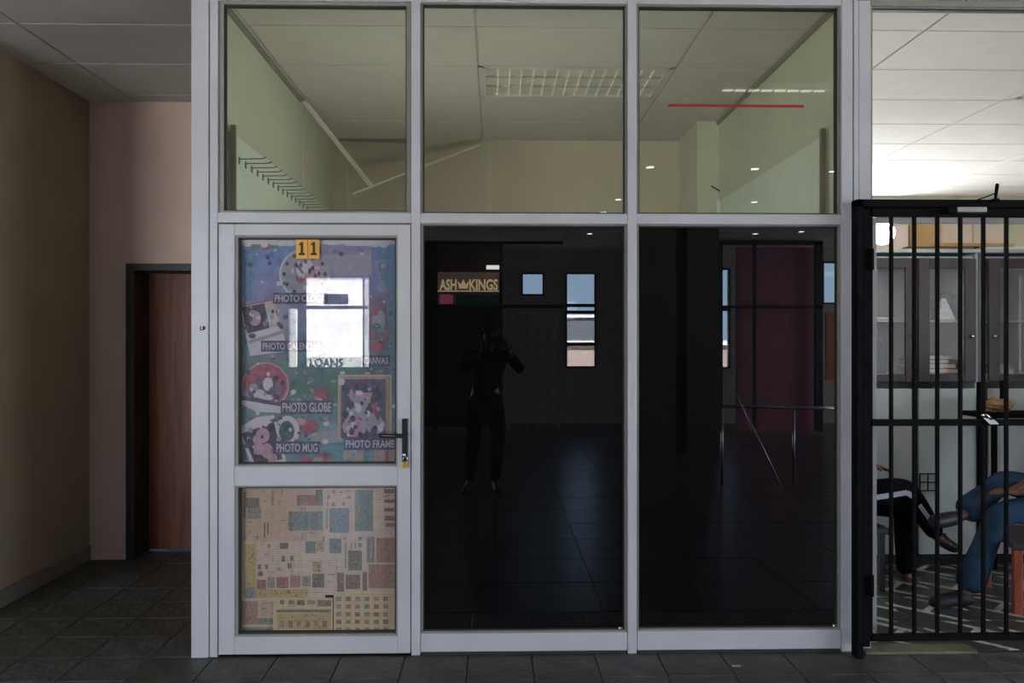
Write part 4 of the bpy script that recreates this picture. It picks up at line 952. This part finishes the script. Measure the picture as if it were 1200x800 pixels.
for i, h in enumerate(holes):
    t = sempty('window_%d' % (12+i), (h[0], HB, h[2])); mb = MB(); n = 4
    for k in range(n+1):
        x = h[0] + (h[1]-h[0]-.05)*k/n; mb.box(x, x+.05, HB-.06, HB+.02, h[2], h[3])
    mb.box(h[0], h[1], HB-.06, HB+.02, h[3]-.05, h[3]); mb.box(h[0], h[1], HB-.06, HB+.02, h[2], h[2]+.05); mb.build('frame', HM['frame'], t)
# notices on the far window
def vrect(mb, a, b, c, d, Yv, th=.004, mi=0):
    p = V(a, d, Yv); q = V(c, b, Yv); mb.box(p.x, q.x, p.y, p.y+th, p.z, q.z, mi); return mb
def vtext(name, s, a, b, c, d, Yv, m, parent, bold=0):
    p = V(a, d, Yv); q = V(c, b, Yv); return text_mesh(name, s, p.x, q.x, p.z, q.z, p.y + .006, m, parent, depth=.004, bold=bold)
VN = VD - .12
nt_ = thing('window_notice', 'white LOANS lettering strip on the bright far window, mirrored in the door glass', 'notice', tuple(V(395, 431, VN)))
paper = mat('backlit_paper', (.85,.85,.86), .7)
pn = paper.node_tree; tl = pn.nodes.new('ShaderNodeBsdfTranslucent'); tl.inputs[0].default_value = (.9,.9,.92,1); mxs = pn.nodes.new('ShaderNodeMixShader'); mxs.inputs[0].default_value = .6
pn.links.new(pn.nodes['Principled BSDF'].outputs[0], mxs.inputs[1]); pn.links.new(tl.outputs[0], mxs.inputs[2]); tp_ = pn.nodes.new('ShaderNodeBsdfTransparent'); mx2 = pn.nodes.new('ShaderNodeMixShader'); mx2.inputs[0].default_value = .70
pn.links.new(mxs.outputs[0], mx2.inputs[1]); pn.links.new(tp_.outputs[0], mx2.inputs[2]); pn.links.new(mx2.outputs[0], pn.nodes['Material Output'].inputs[0])
vrect(MB(), 358, 418, 424, 431, VN).build('strip', paper, nt_)
vtext('lettering', 'LOANS', 363, 419.6, 402, 430, VN - .01, HM['frame'], nt_, .035)
for a, b, s_, lb in ((337, 347, 'OO', 'narrow white vertical notice strip left of the bright far window'), (426, 432.5, 'NF', 'narrow white vertical notice strip right of the bright far window')):
    t = thing('window_notice', lb, 'notice', tuple(V((a+b)/2, 431, VN))); vrect(MB(), a, 362 if a < 400 else 323, b, 430, VN).build('strip', paper, t)
    for k, ch_ in enumerate(s_): vtext('lettering', ch_, a+2, 373+12*k, b-2, 381+12*k, VN, HM['frame'], t)
t = thing('window_notice', 'small dark rectangle stuck on the bright far window', 'notice', tuple(V(393, 357, VN))); vrect(MB(), 379.5, 344.5, 408, 356.5, VN).build('card', HM['board'], t)
# shop unit with the name board
VS = 13.2
ks = thing('shop_unit', 'dark framed shop unit with a cream lettered name board across the hall', 'shop', tuple(V(550, 505, VS)))
mb = MB()
for a, b, c_, d in ((509,284,513,505),(585,284,589,505),(492,284,496,505),(492,282,660,286),(492,357,660,361)): vrect(mb, a, b, c_, d, VS, .05)
mb.build('frame', HM['frame'], ks)
vrect(MB(), 496, 286, 509, 500, VS-.0, .01).build('side_panel', HM['dark'], ks)
nb = vrect(MB(), 513, 319, 585, 342, VS+.15, .01).build('name_board', backlit_board, ks)
vtext('name_lettering', 'ASH', 515, 327, 535, 340, VS+.13, backlit, nb, .03)
vtext('name_lettering', 'KINGS', 550, 327, 583.5, 340, VS+.13, backlit, nb, .03)
mb = MB(); 
def vpoly(mb, pts, Yv, th=.006): mb.prism([(V(a, b, Yv).x, V(a, b, Yv).z) for a, b in pts], V(0, 0, Yv).y, V(0, 0, Yv).y + th); return mb
vpoly(mb, [(538,338),(548,338),(550,329),(546,333),(543,327),(540,333),(536,329)], VS+.13).build('crown_emblem', backlit, nb)
vrect(MB(), 513, 340.5, 585, 341.5, VS+.13).build('underline', backlit, nb)
vrect(MB(), 515, 345, 531, 356, VS+.1).build('red_plate', backlit_red, ks); vrect(MB(), 535, 345, 585, 357, VS+.1).build('green_board', HM['green'], ks)
vrect(MB(), 513, 361, 585, 500, VS+.1).build('lower_panel', HM['dark'], ks)
vrect(MB(), 513, 286, 585, 318, VS+.3).build('upper_panel', HM['board'], ks)
t = thing('strip_light', 'short bright strip light above the name board across the hall', 'ceiling light', tuple(V(577, 313, VS-.1)))
vrect(MB(), 570, 311, 585, 315.5, VS-.1, .05).build('tube', mat('bright_strip', (.9,.9,.9), .5, emit=(1,.97,.92), estr=8), t)
# expanding trellis gate
tg = thing('trellis_gate', 'grey green expanding trellis gate across the hall', 'gate', tuple(V(625, 505, VS)))
tm = mat('trellis_steel', s2l(120,140,130), .5)
mb = MB()
for px in (595, 606, 618, 630, 642, 655): p, q = V(px, 505, VS), V(px, 362, VS); mb.box(p.x-.012, p.x+.012, p.y, p.y+.02, p.z, q.z)
mb.build('uprights', tm, tg)
mb = MB()
for k in range(5):
    for r_ in range(6):
        xa, xb = 595+12*k, 607+12*k; ya, yb = 370+22*r_, 392+22*r_
        mb.bar(V(xa, ya, VS-.03), V(xb, yb, VS-.03), .008, .012); mb.bar(V(xa, yb, VS-.05), V(xb, ya, VS-.05), .008, .012)
mb.build('lattice', tm, tg, stuff=True)
# magenta wall with dark glazing bars, column, handrail
mg = thing('partition', 'magenta partition with dark glazing bars across the hall at the right', 'partition', tuple(V(905, 500, 13)))
vrect(MB(), 862, 290, 955, 505, 13, .05).build('panel', HM['magenta'], mg)
mb = MB()
for a, b, c_, d in ((842,284,846,505),(882,284,885,505),(954,284,963,505),(842,282,963,287),(842,358,963,361)): vrect(mb, a, b, c_, d, 12.8, .05)
mb.build('glazing_bars', HM['frame'], mg)
vrect(MB(), 967, 366, 986, 445, 13, .04).build('brown_board', HM['orange'], mg)
p, q = V(747, 505, 10.6), V(792, 200, 10.6)
struct(MB().box(p.x, q.x, p.y-.5, p.y, 0, CZ).build('trim_18', HM['column']))
p, q = V(805, 505, 10.6), V(843, 200, 10.6)
struct(MB().box(p.x, q.x, p.y-.5, p.y, 0, CZ).build('trim_19', HM['column']))
struct(MB().box(V(792, 0, 10.6).x, V(805, 0, 10.6).x, p.y-.5, p.y-.2, 0, CZ).build('trim_20', HM['dark']))
rl = thing('handrail', 'chrome handrail with a sloping tube standing in the hall', 'handrail', (V(915, 477, 8.3).x, V(0,0,8.3).y, 0))
a, b = V(846, 476, 8.3), V(1010, 479, 8.3)
MB().tube([a, b], .018).build('top_tube', M['chrome'], rl, smooth=True)
for px in (846, 930, 1010): p = V(px, 478, 8.3); MB().tube([(p.x, p.y, 0), (p.x, p.y, p.z)], .014).build('upright', M['chrome'], rl, smooth=True)
MB().tube([V(862, 458, 8.25), V(932, 605, 8.25)], .010).build('sloping_tube', M['chrome'], rl, smooth=True)
# downlights and a louvred strip on the hall ceiling
dots = [(885,197),(884,236),(976,200),(762,195),(742,212),(725,233),(707,248),(691,273.5),(885,273.5),(939,271)]
dlab = ['round downlight mirrored in the top right window just left of the brown post, upper dot', 'round downlight mirrored in the top right window, lower middle dot on the pegboard',
 'round downlight mirrored at the right edge of the top right window', 'round downlight mirrored near the left edge of the top right window', 'round downlight mirrored on the mullion between the two right top windows',
 'round downlight mirrored at the bottom right corner of the middle top window, topmost dot', 'round downlight mirrored at the bottom right of the middle top window, lowest dot',
 'round downlight mirrored at the top right of the left black window', 'round downlight mirrored high in the right black window, left dot', 'round downlight mirrored high in the right black window, right dot']
dm = mat('downlight_lens', (.9,.9,.9), .4, emit=(1,.97,.92), estr=14)
for i, (a, b) in enumerate(dots):
    t_ = (CZ - CAM_Z) / ((400 - b) / FPX); yv = t_ * (math.cos(YAW) - (a-600)/FPX*math.sin(YAW)); p = V(a, b, yv)
    if i == 0:
        d0 = thing('downlight', 'small round lit downlight in the hall ceiling, mirrored as a dot in the windows', 'ceiling light', (p.x, p.y, CZ), 'downlights in the hall ceiling')
        MB().tube([(p.x, p.y, CZ-.006), (p.x, p.y, CZ-.001)], .055, 16).build('rim', M['white'], d0, smooth=False); MB().tube([(p.x, p.y, CZ-.009), (p.x, p.y, CZ-.0065)], .038, 16).build('lens', dm, d0)
    else: d1 = copy_tree(d0, None, (p.x, p.y, CZ)); d1['label'] = dlab[i]
    if i == 0: d0['label'] = dlab[0]
p = V(845, 95, 5.1); q = V(968, 97, 5.1)
t = thing('strip_light', 'long slim lit strip light on the hall ceiling, mirrored dashed in the top right window', 'ceiling light', ((p.x+q.x)/2, p.y, CZ))
MB().box(p.x, q.x, p.y-.05, p.y+.05, CZ-.035, CZ-.002).build('housing', M['white'], t)
n = 8; dx = (q.x-p.x)/n; l0 = None
for i in range(n): MB().box(p.x+dx*i+.01, p.x+dx*(i+1)-.01, p.y-.012, p.y+.012, CZ-.042, CZ-.036).build('tube_segment', mat('slim_tube', (.9,.9,.9), .4, emit=(1,.95,.88), estr=5), t)

# ------------------------------------------------------------------ outdoors beyond the hall windows
struct(MB().box(-60, 60, -80, HB-.2, -.3, -.1).build('floor_outdoors', mat('pale_paving', s2l(170,165,155), .9)))
def blk(nm, a, b, c_, d, Yv, dep, m_, lab, cat):
    p = V(a, d, Yv); q = V(c_, b, Yv); t = thing(nm, lab, cat, ((p.x+q.x)/2, p.y-dep/2, -.1))
    MB().box(p.x, q.x, p.y-dep, p.y, -.1, q.z).build('walls', m_, t)
    MB().box(p.x-.15, q.x+.15, p.y-dep-.15, p.y+.15, q.z, q.z+.15).build('roof', HM['white'], t)
ww_ = mat('sunlit_white_render', (.8,.79,.77), .9, var=.02)
blk('building', 300, 322, 470, 460, 28, 6, ww_, 'sunlit white building outside the left hall window', 'building')
blk('garden_wall', 560, 404, 1050, 460, 27, .3, mat('pinkish_render', s2l(150,136,134), .9), 'low pale boundary wall outside the hall windows', 'wall')
blk('building', 640, 372, 722, 420, 45, 8, mat('grey_render', s2l(84,90,98), .9), 'grey building beyond the low boundary wall', 'building')
for nm_ in list(bpy.data.objects):
    if '_o' in nm_.keys(): del nm_['_o']
